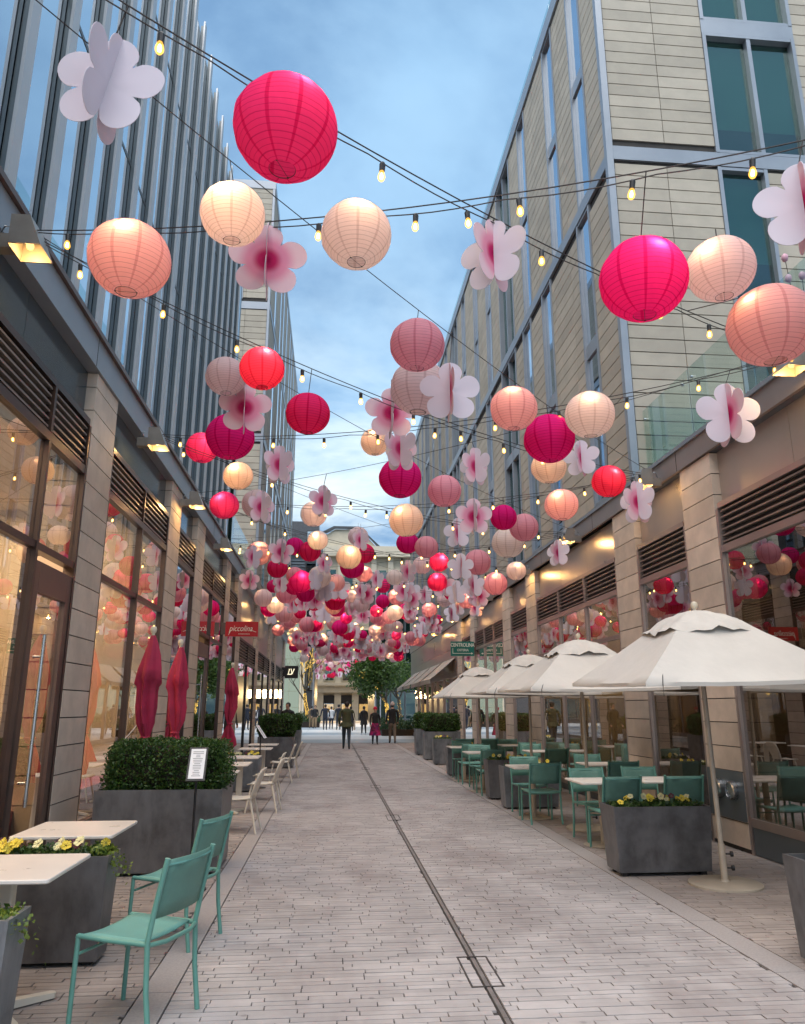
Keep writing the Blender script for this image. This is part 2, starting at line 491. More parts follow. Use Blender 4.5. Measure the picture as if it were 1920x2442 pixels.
class MB:
    def __init__(s):
        s.v, s.f = [], []

    def add(s, vs, fs):
        n = len(s.v)
        s.v += [tuple(a) for a in vs]
        s.f += [tuple(i + n for i in f) for f in fs]
        return s

    def box(s, x0, x1, y0, y1, z0, z1):
        x0, x1 = min(x0, x1), max(x0, x1)
        y0, y1 = min(y0, y1), max(y0, y1)
        z0, z1 = min(z0, z1), max(z0, z1)
        return s.add([(x0, y0, z0), (x1, y0, z0), (x1, y1, z0), (x0, y1, z0), (x0, y0, z1), (x1, y0, z1), (x1, y1, z1), (x0, y1, z1)],
                     [(0, 3, 2, 1), (4, 5, 6, 7), (0, 1, 5, 4), (1, 2, 6, 5), (2, 3, 7, 6), (3, 0, 4, 7)])

    def tube(s, pts, rs, n=8, caps=True):
        pts = [Vector(p) for p in pts]
        if isinstance(rs, (int, float)):
            rs = [rs] * len(pts)
        base = len(s.v)
        up = None
        for i, p in enumerate(pts):
            d = (pts[min(i + 1, len(pts) - 1)] - pts[max(i - 1, 0)]).normalized()
            if up is None:
                up = Vector((0, 0, 1)) if abs(d.z) < 0.9 else Vector((1, 0, 0))
            a = d.cross(up).normalized()
            b = d.cross(a).normalized()
            up = -b if False else up
            for k in range(n):
                t = 2 * math.pi * k / n + math.pi / n
                s.v.append(tuple(p + (a * math.cos(t) + b * math.sin(t)) * rs[i]))
        for i in range(len(pts) - 1):
            for k in range(n):
                q = (k + 1) % n
                s.f.append((base + i * n + k, base + i * n + q, base + (i + 1) * n + q, base + (i + 1) * n + k))
        if caps:
            s.f.append(tuple(base + k for k in range(n))[::-1])
            s.f.append(tuple(base + (len(pts) - 1) * n + k for k in range(n)))
        return s

    def lathe(s, prof, c=(0, 0, 0), n=16, close=True):
        base = len(s.v)
        for r, z in prof:
            for k in range(n):
                t = 2 * math.pi * k / n
                s.v.append((c[0] + r * math.cos(t), c[1] + r * math.sin(t), c[2] + z))
        for i in range(len(prof) - 1):
            for k in range(n):
                q = (k + 1) % n
                s.f.append((base + i * n + k, base + i * n + q, base + (i + 1) * n + q, base + (i + 1) * n + k))
        if close:
            if prof[0][0] > 1e-4:
                s.f.append(tuple(base + k for k in range(n))[::-1])
            if prof[-1][0] > 1e-4:
                s.f.append(tuple(base + (len(prof) - 1) * n + k for k in range(n)))
        return s

    def prism(s, poly, fn, d0, d1):
        """poly: list of 2D points; fn(u,v,d)->xyz"""
        n = len(poly)
        vs = [fn(u, v, d0) for u, v in poly] + [fn(u, v, d1) for u, v in poly]
        fs = [tuple(range(n))[::-1], tuple(range(n, 2 * n))]
        for i in range(n):
            j = (i + 1) % n
            fs.append((i, j, n + j, n + i))
        return s.add(vs, fs)

    def mesh(s, name, off=None):
        m = bpy.data.meshes.new(name)
        v = s.v if off is None else [(a - off[0], b - off[1], c - off[2]) for a, b, c in s.v]
        m.from_pydata(v, [], s.f)
        return m

    def build(s, name, mat, parent=None, smooth=False, bevel=0.0):
        m = s.mesh(name, org(parent))
        m.materials.append(MATS[mat] if isinstance(mat, str) else mat)
        if smooth:
            m.polygons.foreach_set('use_smooth', [True] * len(m.polygons))
            try:
                m.set_sharp_from_angle(angle=R(50))
            except Exception:
                pass
        o = bpy.data.objects.new(name, m)
        COL.objects.link(o)
        if parent:
            o.parent = parent
            ORG[o.name] = org(parent)
        if bevel:
            b = o.modifiers.new('bevel', 'BEVEL')
            b.width = bevel
            b.segments = 2
            b.limit_method = 'ANGLE'
        return o


CUBES = {}


def cube_mesh(mat):
    if mat not in CUBES:
        mb = MB().box(-.5, .5, -.5, .5, -.5, .5)
        m = mb.mesh('piece')
        m.materials.append(MATS[mat])
        CUBES[mat] = m
    return CUBES[mat]


def piece(name, parent, b, mat):
    """b = x0,x1,y0,y1,z0,z1 in world space; shares one unit block mesh per material"""
    x0, x1, y0, y1, z0, z1 = b
    o = bpy.data.objects.new(name, cube_mesh(mat))
    COL.objects.link(o)
    o.parent = parent
    q = org(parent)
    o.location = ((x0 + x1) / 2 - q[0], (y0 + y1) / 2 - q[1], (z0 + z1) / 2 - q[2])
    o.scale = (abs(x1 - x0), abs(y1 - y0), abs(z1 - z0))
    return o


def pieces(name, parent, boxes, mat, limit=300, rest='stuff'):
    boxes = sorted(boxes, key=lambda b: (b[0] + b[1]) ** 2 / 4 + (b[2] + b[3]) ** 2 / 4 + ((b[4] + b[5]) / 2 - 1.6) ** 2)
    for b in boxes[:limit]:
        piece(name, parent, b, mat)
    if len(boxes) > limit:
        mb = MB()
        for b in boxes[limit:]:
            mb.box(*b)
        o = mb.build('far_' + name + 's', mat, parent)
        o['kind'] = 'stuff'


def copy_tree(o, parent=None):
    c = o.copy()
    COL.objects.link(c)
    c.parent = parent
    ORG[c.name] = org(o)
    for ch in o.children:
        copy_tree(ch, c)
    return c


def point_light(name, loc, energy, col, rad=0.05, parent=None):
    l = bpy.data.lights.new(name, 'POINT')
    l.energy, l.color, l.shadow_soft_size = energy, col, rad
    o = bpy.data.objects.new(name, l)
    o.location = loc
    COL.objects.link(o)
    if parent:
        o.parent = parent
        o.location = Vector(loc) - org(parent)
    return o


def area_light(name, loc, sx, sy, energy, col, rot=(0, 0, 0)):
    l = bpy.data.lights.new(name, 'AREA')
    l.shape = 'RECTANGLE'
    l.size, l.size_y, l.energy, l.color = sx, sy, energy, col
    o = bpy.data.objects.new(name, l)
    o.location, o.rotation_euler = loc, rot
    COL.objects.link(o)
    return o



# ================================================================== THE GROUND
XL, XR = -2.72, 4.73           # street faces of the two rows of shops
g = MB().box(-400, 400, -60, 900, -0.6, -0.03).build('ground', 'far_pave')
tag(g, kind='structure')
street = MB().box(-2.9, 4.95, 0.5, 36.6, -0.028, -0.012).build('street_paving', 'grout')
tag(street, kind='structure')
rnd = random.Random(3)
rows = []
ROW, LEN, GAP = 0.0605, 0.30, 0.0062
BANDS = ((-1.06, -0.87), (2.79, 3.0))


def lane(x0, x1, mat):
    """courses of long thin setts laid across the street, broken joints"""
    out = []
    j = 0
    y = 2.0
    while y < 36.55:
        x = x0 - rnd.uniform(0, LEN)
        while x < x1:
            L = LEN * rnd.choice((0.82, 1.0, 1.0, 1.08))
            a, b = max(x, x0 + 0.002), min(x + L, x1 - 0.002)
            if b - a > 0.03:
                dz = rnd.uniform(-0.0018, 0.0018)
                out.append((a + 0.003, b - 0.0042, y, y + ROW - GAP, -0.02, dz))
            x += L
        y += ROW
    return out


def in_view(b):
    c = Vector(((b[0] + b[1]) / 2, (b[2] + b[3]) / 2, 0)) - Vector((0, 0, CAM_H))
    wv = c.dot(FW)
    u, v = PW / 2 + FPX * c.dot(RT) / wv, PH / 2 - FPX * c.dot(UP) / wv
    return wv > 0 and -40 < u < PW + 40 and v < PH + 25


def pave(boxes, mat, n):
    near = [b for b in boxes if in_view(b)]
    near.sort(key=lambda b: b[2] ** 2 + b[0] ** 2 * 0.2)
    for b in near[:n]:
        piece('paving_brick', street, b, mat)
    taken = set(near[:n])
    mb = MB()
    for x0, x1, y0, y1, z0, z1 in boxes:
        if (x0, x1, y0, y1, z0, z1) in taken:
            continue
        mb.add([(x0, y0, z0), (x1, y0, z0), (x1, y1, z0), (x0, y1, z0), (x0, y0, z1), (x1, y0, z1), (x1, y1, z1), (x0, y1, z1)],
               [(4, 5, 6, 7), (0, 1, 5, 4), (1, 2, 6, 5), (2, 3, 7, 6), (3, 0, 4, 7)])
    o = mb.build('far_paving_bricks', mat, street)
    o['kind'] = 'stuff'


pave([b for b in lane(-0.868, 0.942, 'paver')] + lane(0.986, 2.788, 'paver'), 'paver', 270)
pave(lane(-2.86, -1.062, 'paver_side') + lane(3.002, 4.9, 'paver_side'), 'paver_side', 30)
for a, b in BANDS:
    y = 1.5
    while y < 36.5:
        L = 1.18
        piece('granite_slab', street, (a + 0.003, b - 0.003, y, min(y + L - 0.006, 36.55), -0.02, 0.001), 'granite')
        y += L
dr = MB()
dr.box(0.943, 0.985, 1.5, 36.5, -0.0115, -0.009)
dr.build('slot_drain', 'slot', street)
for yy in np.arange(1.5, 36.4, 1.0):
    piece('drain_strip', street, (0.951, 0.977, yy, yy + 0.995, -0.0088, 0.0005), 'drain_metal')
for y0 in (4.95, 11.78, 16.38, 21.2, 26.4, 31.5):
    for bx in ((0.862, 1.062, y0, y0 + 0.012), (0.862, 1.062, y0 + 0.55, y0 + 0.562), (0.862, 0.872, y0 + 0.013, y0 + 0.549), (1.052, 1.062, y0 + 0.013, y0 + 0.549)):
        piece('drain_cover_frame', street, (*bx, -0.012, 0.0045), 'slot')

# plaza beyond the lane, laid in pale and blue-grey stripes
plaza = MB().box(-14, 16, 36.62, 120, -0.03, -0.012).build('plaza_paving', 'far_pave')
tag(plaza, kind='structure')
y = 36.64
k = 0
for d, m in ((3.9, 'plaza_blue'), (3.4, 'plaza_light'), (3.6, 'plaza_light'), (4.2, 'plaza_blue'), (6.5, 'plaza_light'), (8.5, 'plaza_blue'), (16, 'plaza_light')):
    x = -13.5
    while x < 15:
        piece('plaza_slab', plaza, (x, x + 2.36, y, y + d - 0.02, -0.011, 0.004 if k else 0.012), m)
        x += 2.38
    y += d
    k += 1

# ================================================================== LEFT ROW: shops at street level, finned offices above
BLK = 0.277


def stone_pillar(parent, x0, x1, y0, y1, ztop, zfirst, face):
    """a pier of dressed blocks with recessed dark joints; returns the pier (part) with its blocks (sub-parts)"""
    ins = 0.018
    core = MB().box(x0 + ins, x1 - ins, y0 + ins, y1 - ins, -0.01, ztop).build('pillar', 'joint', parent)
    z = zfirst
    while z < ztop - 0.02:
        zt = min(z + BLK - 0.012, ztop - 0.004)
        if zt - max(z, 0.02) > 0.03:
            piece('stone_block', core, (x0, x1, y0, y1, max(z, 0.02), zt), 'stone')
        z += BLK
    return core


def louver(parent, xg, y0, y1, z0, z1, mat='slat', n=6, depth=0.10, sgn=1):
    lv = MB().box(xg - sgn * 0.05, xg - sgn * 0.30, y0, y1, z0, z1).build('louver_vent', 'black', parent)
    h = (z1 - z0) / n
    for i in range(n):
        zc = z0 + h * (i + 0.5)
        piece('louver_slat', lv, (xg + sgn * 0.0, xg - sgn * 0.049, y0 + 0.01, y1 - 0.01, zc - h * 0.13, zc + h * 0.13), mat)
    return lv


left = empty('shop_building', (-3.5, 10, 0))
tag(left, 'left-hand shop row with stone piers and tall glazed bays below grey metal fins', 'building')
LZT = 5.27
LP = [(8.18, 9.02), (12.38, 13.25), (14.93, 15.83), (19.3, 20.08), (21.8, 22.75), (27.6, 28.6), (33.9, 34.8), (36.9, 37.7), (44.0, 44.9)]
for y0, y1 in LP:
    stone_pillar(left, XL - 0.45, XL, y0, y1, LZT, 0.95 - 4 * BLK, 1)
# ledge (metal gutter beam) above the shops
lb = MB().box(XL - 0.5, XL + 0.03, 1.0, 46.0, LZT + 0.003, LZT + 0.34)
lb.build('ledge', 'zinc', left)
MB().box(XL - 0.5, XL + 0.07, 1.0, 46.0, LZT + 0.343, LZT + 0.40).build('ledge_cap', 'bronze_dark', left)
for yy in np.arange(2.2, 46, 2.9):
    piece('ledge_joint', left, (XL + 0.0305, XL + 0.032, yy, yy + 0.012, LZT + 0.01, LZT + 0.335), 'joint')


def shop_bay(parent, side, y0, y1, zt_all, zl1, zl0, zg, door=None, mulls=(), frame='bronze', pane='shop_glass', top='transom_blue',
             trans_z=None, kick=0.28, kickmat='zinc_dark', louv=True, nsl=6):
    """one glazed bay between two piers: top panel, louvred vent, frame, panes, kick plate. side +1 = left row, -1 = right row"""
    X0 = XL if side > 0 else XR
    s = -side                                   # direction into the building
    xg = X0 + s * 0.045
    fr = MB()
    cells = [y0] + list(mulls) + [y1]
    # jambs, head, sill: slim sections almost flush with the stone
    zs = kick
    d0, d1 = s * 0.006, s * 0.12
    fr.box(X0 + d0, X0 + d1, y0 + 0.002, y0 + 0.055, 0.0, zl1)
    fr.box(X0 + d0, X0 + d1, y1 - 0.055, y1 - 0.002, 0.0, zl1)
    fr.box(X0 + s * 0.008, X0 + d1, y0 + 0.057, y1 - 0.057, zl1, zl1 + 0.07)
    fr.box(X0 + s * 0.008, X0 + d1, y0 + 0.057, y1 - 0.057, zl0 - 0.09, zl0)
    fr.box(X0 + s * 0.008, X0 + d1, y0 + 0.057, y1 - 0.057, zs, zs + 0.09)
    for m in mulls:
        fr.box(X0 + s * 0.004, X0 + d1, m - 0.026, m + 0.026, zs + 0.092, zl0 - 0.092)
        fr.box(X0 + s * 0.004, X0 + d1, m - 0.026, m + 0.026, zl0 + 0.002, zl1 - 0.002)
    f = fr.build('window_frame', frame, parent)
    if trans_z:
        for a, b in zip(cells[:-1], cells[1:]):
            piece('transom_bar', f, (X0 + s * 0.014, X0 + s * 0.11, a + 0.057 if a == y0 else a + 0.028, b - 0.057 if b == y1 else b - 0.028, trans_z - 0.035, trans_z + 0.035), frame)
    for i, (a, b) in enumerate(zip(cells[:-1], cells[1:])):
        aa, bb = (a + 0.055 if a == y0 else a + 0.026), (b - 0.055 if b == y1 else b - 0.026)
        if door == i:
            zd = 2.92
            piece('pane', f, (xg, xg + s * 0.012, aa, bb, trans_z + 0.035, zl0 - 0.09), pane)
            d = MB()
            d.box(X0 + s * 0.016, X0 + s * 0.10, aa + 0.003, aa + 0.13, 0.02, zd)
            d.box(X0 + s * 0.016, X0 + s * 0.10, bb - 0.13, bb - 0.003, 0.02, zd)
            d.box(X0 + s * 0.016, X0 + s * 0.10, aa + 0.132, bb - 0.132, zd - 0.28, zd)
            d.box(X0 + s * 0.016, X0 + s * 0.10, aa + 0.132, bb - 0.132, 0.02, 0.26)
            dd = d.build('door', 'bronze_dark', parent)
            piece('pane', dd, (xg, xg + s * 0.012, aa + 0.13, bb - 0.13, 0.26, zd - 0.28), pane)
            h = MB().tube([(X0 + 0.06 * side, aa + 0.22, 0.75), (X0 + 0.06 * side, aa + 0.22, 2.25)], 0.018, 10)
            h.tube([(X0 + s * 0.02, aa + 0.22, 0.95), (X0 + 0.06 * side, aa + 0.22, 0.95)], 0.011, 8)
            h.tube([(X0 + s * 0.02, aa + 0.22, 2.05), (X0 + 0.06 * side, aa + 0.22, 2.05)], 0.011, 8)
            h.build('handle', 'steel', dd, True)
        elif trans_z:
            piece('pane', f, (xg, xg + s * 0.012, aa, bb, zs + 0.09, trans_z - 0.035), pane)
            piece('pane', f, (xg, xg + s * 0.012, aa, bb, trans_z + 0.035, zl0 - 0.09), pane)
        else:
            piece('pane', f, (xg, xg + s * 0.012, aa, bb, zs + 0.09, zl0 - 0.09), pane)
        if louv:
            louver(f, X0 + s * 0.025, aa + 0.01, bb - 0.01, zl0 + 0.005, zl1 - 0.005, 'slat', nsl, sgn=-s)
    piece('kick_plate', f, (X0 + s * 0.02, X0 + s * 0.1, y0 + 0.058, y1 - 0.058, 0.01, zs - 0.003), kickmat)
    # panel between vent and ledge, recessed
    nn = max(1, round((y1 - y0) / 1.7))
    for i in range(nn):
        a, b = y0 + (y1 - y0) * i / nn, y0 + (y1 - y0) * (i + 1) / nn
        piece('top_panel', f, (X0 + s * 0.11, X0 + s * 0.15, a + 0.004, b - 0.004, zl1 + 0.073, zt_all), top)
    return f


def inner_room(parent, side, y0, y1, ztop, wall, floor, depth=3.2):
    X0 = (XL if side > 0 else XR) - side * 0.5
    X1 = X0 - side * depth
    m = MB()
    m.box(X1, X1 - side * 0.1, y0, y1, 0.0, ztop)
    m.box(X0, X1, y0, y0 + 0.08, 0.0, ztop)
    m.box(X0, X1, y1 - 0.08, y1, 0.0, ztop)
    m.box(X0 + side * 0.2, X1, y0 + 0.081, y1 - 0.081, ztop - 0.1, ztop)
    m.build('inner_wall', wall, parent)
    MB().box(X0 + side * 0.24, X1, y0 + 0.081, y1 - 0.081, -0.005, 0.03).build('inner_floor', floor, parent)


shop_bay(left, 1, 3.0, 8.18, LZT, 4.62, 4.15, 4.06, door=2, mulls=(5.0, 7.08), pane='shop_glass_warm', trans_z=3.05, kickmat='bronze_dark', frame='bronze_brown')
shop_bay(left, 1, 9.02, 12.38, LZT, 4.62, 4.15, 4.06, mulls=(10.75,), pane='shop_glass_warm', trans_z=3.1, kickmat='bronze_dark', frame='bronze_brown')
shop_bay(left, 1, 13.25, 14.93, LZT, 4.62, 4.15, 4.06, pane='shop_glass', trans_z=None, frame='bronze_brown')
shop_bay(left, 1, 15.83, 19.3, LZT, 4.62, 4.15, 4.06, mulls=(17.3,), door=0, pane='shop_glass', trans_z=3.1, frame='bronze_brown')
shop_bay(left, 1, 20.08, 21.8, LZT, 4.62, 4.15, 4.06, pane='shop_glass', frame='bronze_brown')
for a, b in ((22.75, 27.6), (28.6, 33.9), (34.8, 36.9), (37.7, 44.0)):
    shop_bay(left, 1, a, b, LZT, 3.55, 3.0, 2.9, mulls=[a + (b - a) / 2] if b - a > 3 else (), frame='black_frame', pane='shop_glass_warm', top='panel_metal', kick=0.15)
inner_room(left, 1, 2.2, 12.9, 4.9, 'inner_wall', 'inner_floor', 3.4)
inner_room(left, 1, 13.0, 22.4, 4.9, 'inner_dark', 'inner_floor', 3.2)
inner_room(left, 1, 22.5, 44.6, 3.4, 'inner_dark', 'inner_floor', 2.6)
MB().box(XL - 0.35, XL - 0.75, 3.05, 12.2, 0.031, 0.62).build('window_bench', 'banquette', left)
area_light('shop_light', (-4.6, 6.0, 4.7), 2.0, 5.5, 160, (1.0, 0.76, 0.48))
area_light('shop_light', (-4.6, 10.6, 4.7), 2.0, 3.4, 125, (1.0, 0.76, 0.48))
area_light('shop_light', (-4.4, 17.5, 4.7), 1.6, 6.5, 80, (1.0, 0.76, 0.48))
area_light('shop_light', (-4.2, 33.0, 3.2), 1.2, 18, 70, (1.0, 0.62, 0.26))

# upper floors: glass wall with deep fins
FZ0, FZ1 = LZT + 0.45, 14.25
yend = 19.6
MB().box(XL - 3.0, XL - 0.08, 0.5, yend, FZ0 - 0.05, FZ1 - 0.15).build('upper_wall', 'zinc_dark', left)
yb = 0.62
fins = []
i = 0
while yb < yend - 0.5:
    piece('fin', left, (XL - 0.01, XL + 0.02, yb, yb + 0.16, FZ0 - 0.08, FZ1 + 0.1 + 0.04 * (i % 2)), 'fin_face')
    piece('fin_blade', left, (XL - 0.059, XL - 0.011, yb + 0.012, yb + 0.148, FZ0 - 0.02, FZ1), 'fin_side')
    piece('window_pane', left, (XL - 0.072, XL - 0.06, yb + 0.01, yb + 0.80, FZ0, FZ1 - 0.2), 'tower_glass')
    for zf in (8.45, 11.35):
        piece('floor_band', left, (XL - 0.0595, XL - 0.054, yb + 0.165, yb + 0.81, zf, zf + 0.05), 'zinc_dark')
    yb += 0.81
    i += 1
MB().box(XL - 3, XL - 0.1, 0.5, yend, FZ1 - 0.145, FZ1 + 0.02).build('parapet', 'zinc', left)


# ================================================================== panel-clad towers
def clad(parent, plane, c, a0, a1, z0, z1, holes, rowh=0.245, colw=1.0, off=0.0, out=1, mat='terracotta', limit=300, name='clay_panel', cols=None):
    """tile a facade with separate clay panels, leaving the window openings free.
    plane 'x': facade at x=c facing out*x, running along y; plane 'y': facade at y=c facing out*y, running along x."""
    boxes = []
    z = z0
    if cols is None:
        cols = list(np.arange(a0, a1, colw)) + [a1]
    while z < z1 - 0.03:
        zt = min(z + rowh, z1)
        for p, q in zip(cols[:-1], cols[1:]):
            segs = [(p, q)]
            for h0, h1, hz0, hz1 in holes:
                if zt > hz0 + 0.01 and z < hz1 - 0.01:
                    ns = []
                    for u, v in segs:
                        if h1 <= u or h0 >= v:
                            ns.append((u, v))
                            continue
                        if h0 > u:
                            ns.append((u, h0))
                        if h1 < v:
                            ns.append((h1, v))
                    segs = ns
            for u, v in segs:
                if v - u < 0.05:
                    continue
                lo, hi = (c + out * 0.004, c + out * 0.03)
                if plane == 'x':
                    boxes.append((min(lo, hi), max(lo, hi), u + 0.006, v - 0.006, z + 0.009, zt - 0.009))
                else:
                    boxes.append((u + 0.006, v - 0.006, min(lo, hi), max(lo, hi), z + 0.009, zt - 0.009))
        z += rowh
    pieces(name, parent, boxes, mat, limit)


def tower_window(parent, plane, c, u0, u1, z0, z1, spz=None, out=1, pane='tower_glass', rec=0.05, fw=0.07, mull=()):
    def bx(d0, d1, u, v, za, zb):
        lo, hi = sorted((c + out * d0, c + out * d1))
        return (lo, hi, u, v, za, zb) if plane == 'x' else (u, v, lo, hi, za, zb)
    m = MB()
    m.box(*bx(-rec, 0.05, u0, u0 + fw, z0, z1))
    m.box(*bx(-rec, 0.05, u1 - fw, u1, z0, z1))
    m.box(*bx(-rec, 0.04, u0 + fw, u1 - fw, z1 - 0.06, z1))
    m.box(*bx(-rec, 0.04, u0 + fw, u1 - fw, z0, z0 + 0.06))
    for q in mull:
        m.box(*bx(-rec, 0.03, q - 0.04, q + 0.04, z0 + 0.06, z1 - 0.06))
    f = m.build('window', 'zinc', parent)
    cells = [u0 + fw] + [x for q in mull for x in (q - 0.04, q + 0.04)] + [u1 - fw]
    zc = [z0 + 0.06, z1 - 0.06]
    if spz:
        zc = [z0 + 0.06, spz[0], spz[1], z1 - 0.06]
    for i in range(0, len(cells), 2):
        for j in range(0, len(zc), 2):
            piece('pane', f, bx(-rec + 0.02, -rec + 0.035, cells[i], cells[i + 1], zc[j], zc[j + 1]), pane)
        if spz:
            piece('spandrel', f, bx(-rec + 0.02, 0.02, cells[i], cells[i + 1], spz[0] + 0.001, spz[1] - 0.001), 'zinc')
    return f


RZT = 4.76
right = empty('apartment_building', (8, 18, 0))
tag(right, 'right-hand building with buff clay panels above bronze shopfronts and stone piers', 'building')
YC = 11.1          # corner where the tall block rises above the terrace
TOP = 17.3
up_w = [(11.95, 12.72), (13.75, 14.52), (16.3, 17.05), (20.9, 21.65), (23.0, 23.75), (25.4, 26.15), (29.9, 30.65), (32.1, 32.85), (34.4, 35.1), (38.8, 39.5), (41.0, 41.7), (43.4, 44.1)]
lo_w = [(12.15, 12.9), (14.75, 15.52), (16.5, 17.3), (21.3, 22.05), (23.8, 24.55), (25.6, 26.35), (30.3, 31.05), (32.9, 33.6), (34.7, 35.4), (39.3, 40.0), (41.8, 42.5), (43.6, 44.3)]
big = [(18.1, 19.8), (27.2, 28.9), (36.2, 37.9)]
holes = []
for a, b in up_w:
    holes.append((a, b, 11.2, 16.9))
for a, b in lo_w:
    holes.append((a, b, 5.12, 10.95))
for a, b in big:
    holes += [(a, b, 11.2, 16.9), (a, b, 5.12, 10.95)]
holes.append((0, 99, 10.95, 11.2))
MB().box(XR + 0.26, 16, YC + 0.26, 46.4, 4.9, TOP - 0.02).build('upper_wall', 'joint', right)
# solid backing between openings
bk = MB()
ys = sorted(up_w + big)
prev = YC + 0.001
for a, b in ys:
    bk.box(XR, XR + 0.26, prev, a, 11.2, 16.9)
    prev = b
bk.box(XR, XR + 0.26, prev, 46.4, 11.2, 16.9)
ys = sorted(lo_w + big)
prev = YC + 0.001
for a, b in ys:
    bk.box(XR, XR + 0.26, prev, a, 5.12, 10.95)
    prev = b
bk.box(XR, XR + 0.26, prev, 46.4, 5.12, 10.95)
bk.box(XR, XR + 0.26, YC + 0.001, 46.4, 16.9, TOP - 0.02)
bk.box(XR, XR + 0.26, YC + 0.001, 46.4, 10.951, 11.199)
bk.build('backing_wall', 'joint', right)
clad(right, 'x', XR, YC + 0.05, 46.3, 5.12, 16.9, holes, out=-1, colw=1.12, limit=200)
for a, b in up_w:
    tower_window(right, 'x', XR, a, b, 11.2, 16.9, (13.85, 14.13), -1)
for a, b in lo_w:
    tower_window(right, 'x', XR, a, b, 5.12, 10.95, (8.0, 8.28), -1)
for a, b in big:
    tower_window(right, 'x', XR, a, b, 11.2, 16.9, (13.85, 14.13), -1, rec=0.12, mull=((a + b) / 2,), pane='green_glass')
    tower_window(right, 'x', XR, a, b, 5.12, 10.95, (8.0, 8.28), -1, rec=0.12, mull=((a + b) / 2,), pane='green_glass')
MB().box(XR - 0.06, XR - 0.002, YC, 46.4, 10.955, 11.195).build('floor_band', 'zinc', right)
MB().box(XR - 0.08, XR - 0.002, YC, 46.4, 16.905, TOP).build('roof_band', 'zinc', right)
MB().box(XR - 0.07, XR + 0.05, YC - 0.07, YC + 0.045, 5.12, TOP - 0.3).build('corner_post', 'zinc', right)
# end face towards the camera
ef = [(6.73, 8.58, 11.36, 14.05), (6.73, 8.58, 14.37, 17.2), (6.72, 7.66, 5.2, 11.05), (0, 99, 11.06, 11.35)]
MB().box(XR + 0.05, 6.72, YC, YC + 0.24, 4.9, 11.06).build('end_backing', 'joint', right)
MB().box(7.66, 16, YC, YC + 0.24, 4.9, 11.06).build('end_backing', 'joint', right)
MB().box(6.73, 8.58, YC, YC + 0.24, 14.05, 14.37).build('end_backing', 'joint', right)
MB().box(XR + 0.05, 6.73, YC, YC + 0.24, 11.35, TOP).build('end_backing', 'joint', right)
MB().box(8.58, 16, YC, YC + 0.24, 11.35, TOP).build('end_backing', 'joint', right)
clad(right, 'y', YC, 4.8, 14, 5.12, TOP, ef, out=-1, cols=[4.8, 5.77, 6.73, 7.66, 8.58, 9.6, 10.6, 11.6, 12.6, 13.6], limit=230, name='end_clay_panel')
MB().box(XR + 0.06, 16, YC - 0.05, YC - 0.003, 11.065, 11.345).build('end_floor_band', 'zinc', right)
MB().box(XR + 0.05, 16, YC - 0.06, YC + 0.2, 17.22, TOP + 0.05).build('end_roof_band', 'zinc', right)
tower_window(right, 'y', YC, 6.73, 8.58, 11.36, 14.05, None, -1, rec=0.12, mull=(7.65,), pane='green_glass')
tower_window(right, 'y', YC, 6.73, 8.58, 14.37, 17.2, None, -1, rec=0.12, mull=(7.65,), pane='green_glass')
MB().box(6.73, 8.58, YC - 0.04, YC - 0.003, 14.052, 14.368).build('spandrel', 'zinc', right)
tower_window(right, 'y', YC, 6.72, 7.66, 5.2, 11.05, None, -1, rec=0.1, pane='green_glass')
for x0_, x1_, z0_, z1_ in ((6.8, 7.6, 12.0, 14.0), (7.7, 8.5, 12.0, 14.0), (6.8, 7.6, 14.5, 17.1), (7.7, 8.5, 14.5, 17.1), (6.8, 7.6, 9.2, 11.0)):
    piece('pane_brightener', right, (x0_, x1_, YC + 0.122, YC + 0.13, z0_, z1_), 'pane_brightener')  # pale sheets added behind the green panes so the glass looks brighter
# roof-edge glass guard
for i, yy in enumerate(np.arange(YC + 0.1, 46, 1.5)):
    piece('roof_guard_pane', right, (XR + 0.10, XR + 0.112, yy, yy + 1.47, TOP + 0.02, TOP + 0.75), 'rail_glass')
    piece('guard_clip', right, (XR + 0.06, XR + 0.099, yy + 0.1, yy + 0.16, TOP + 0.18, TOP + 0.24), 'zinc_dark')

# terrace over the near shops with a glass balustrade
MB().box(XR + 0.02, 16, 1.0, YC - 0.01, RZT, RZT + 0.28).build('terrace_slab', 'zinc_dark', right)
MB().box(XR - 0.06, XR + 0.3, 1.0, 46.4, RZT + 0.285, RZT + 0.34).build('ledge_cap', 'zinc', right)
MB().box(XR - 0.03, XR + 0.016, 1.0, 46.4, RZT + 0.003, RZT + 0.282).build('ledge', 'bronze', right)
for yy in np.arange(2.6, 46, 3.5):
    piece('ledge_joint', right, (XR - 0.032, XR - 0.0305, yy, yy + 0.014, RZT + 0.01, RZT + 0.335), 'joint')
bal = empty('glass_balustrade', (XR + 0.2, 6, RZT + 0.35))
tag(bal, 'frameless glass balustrade along the terrace beside the clay-panelled corner', 'balustrade')
for i in range(6):
    y0 = 1.4 + i * 1.62
    piece('glass_panel', bal, (XR + 0.20, XR + 0.216, y0, y0 + 1.58, RZT + 0.36, RZT + 1.50), 'rail_glass')
    for zz_ in (0.5, 1.32):
        for yo in (0.12, 1.46):
            mb = MB().tube([(XR + 0.165, y0 + yo, RZT + zz_), (XR + 0.199, y0 + yo, RZT + zz_)], 0.022, 10)
            mb.build('glass_bolt', 'steel', bal, True)
MB().box(XR + 0.20, XR + 3.5, YC - 0.25, YC - 0.235, RZT + 0.36, RZT + 1.5).build('return_panel', 'rail_glass', bal)

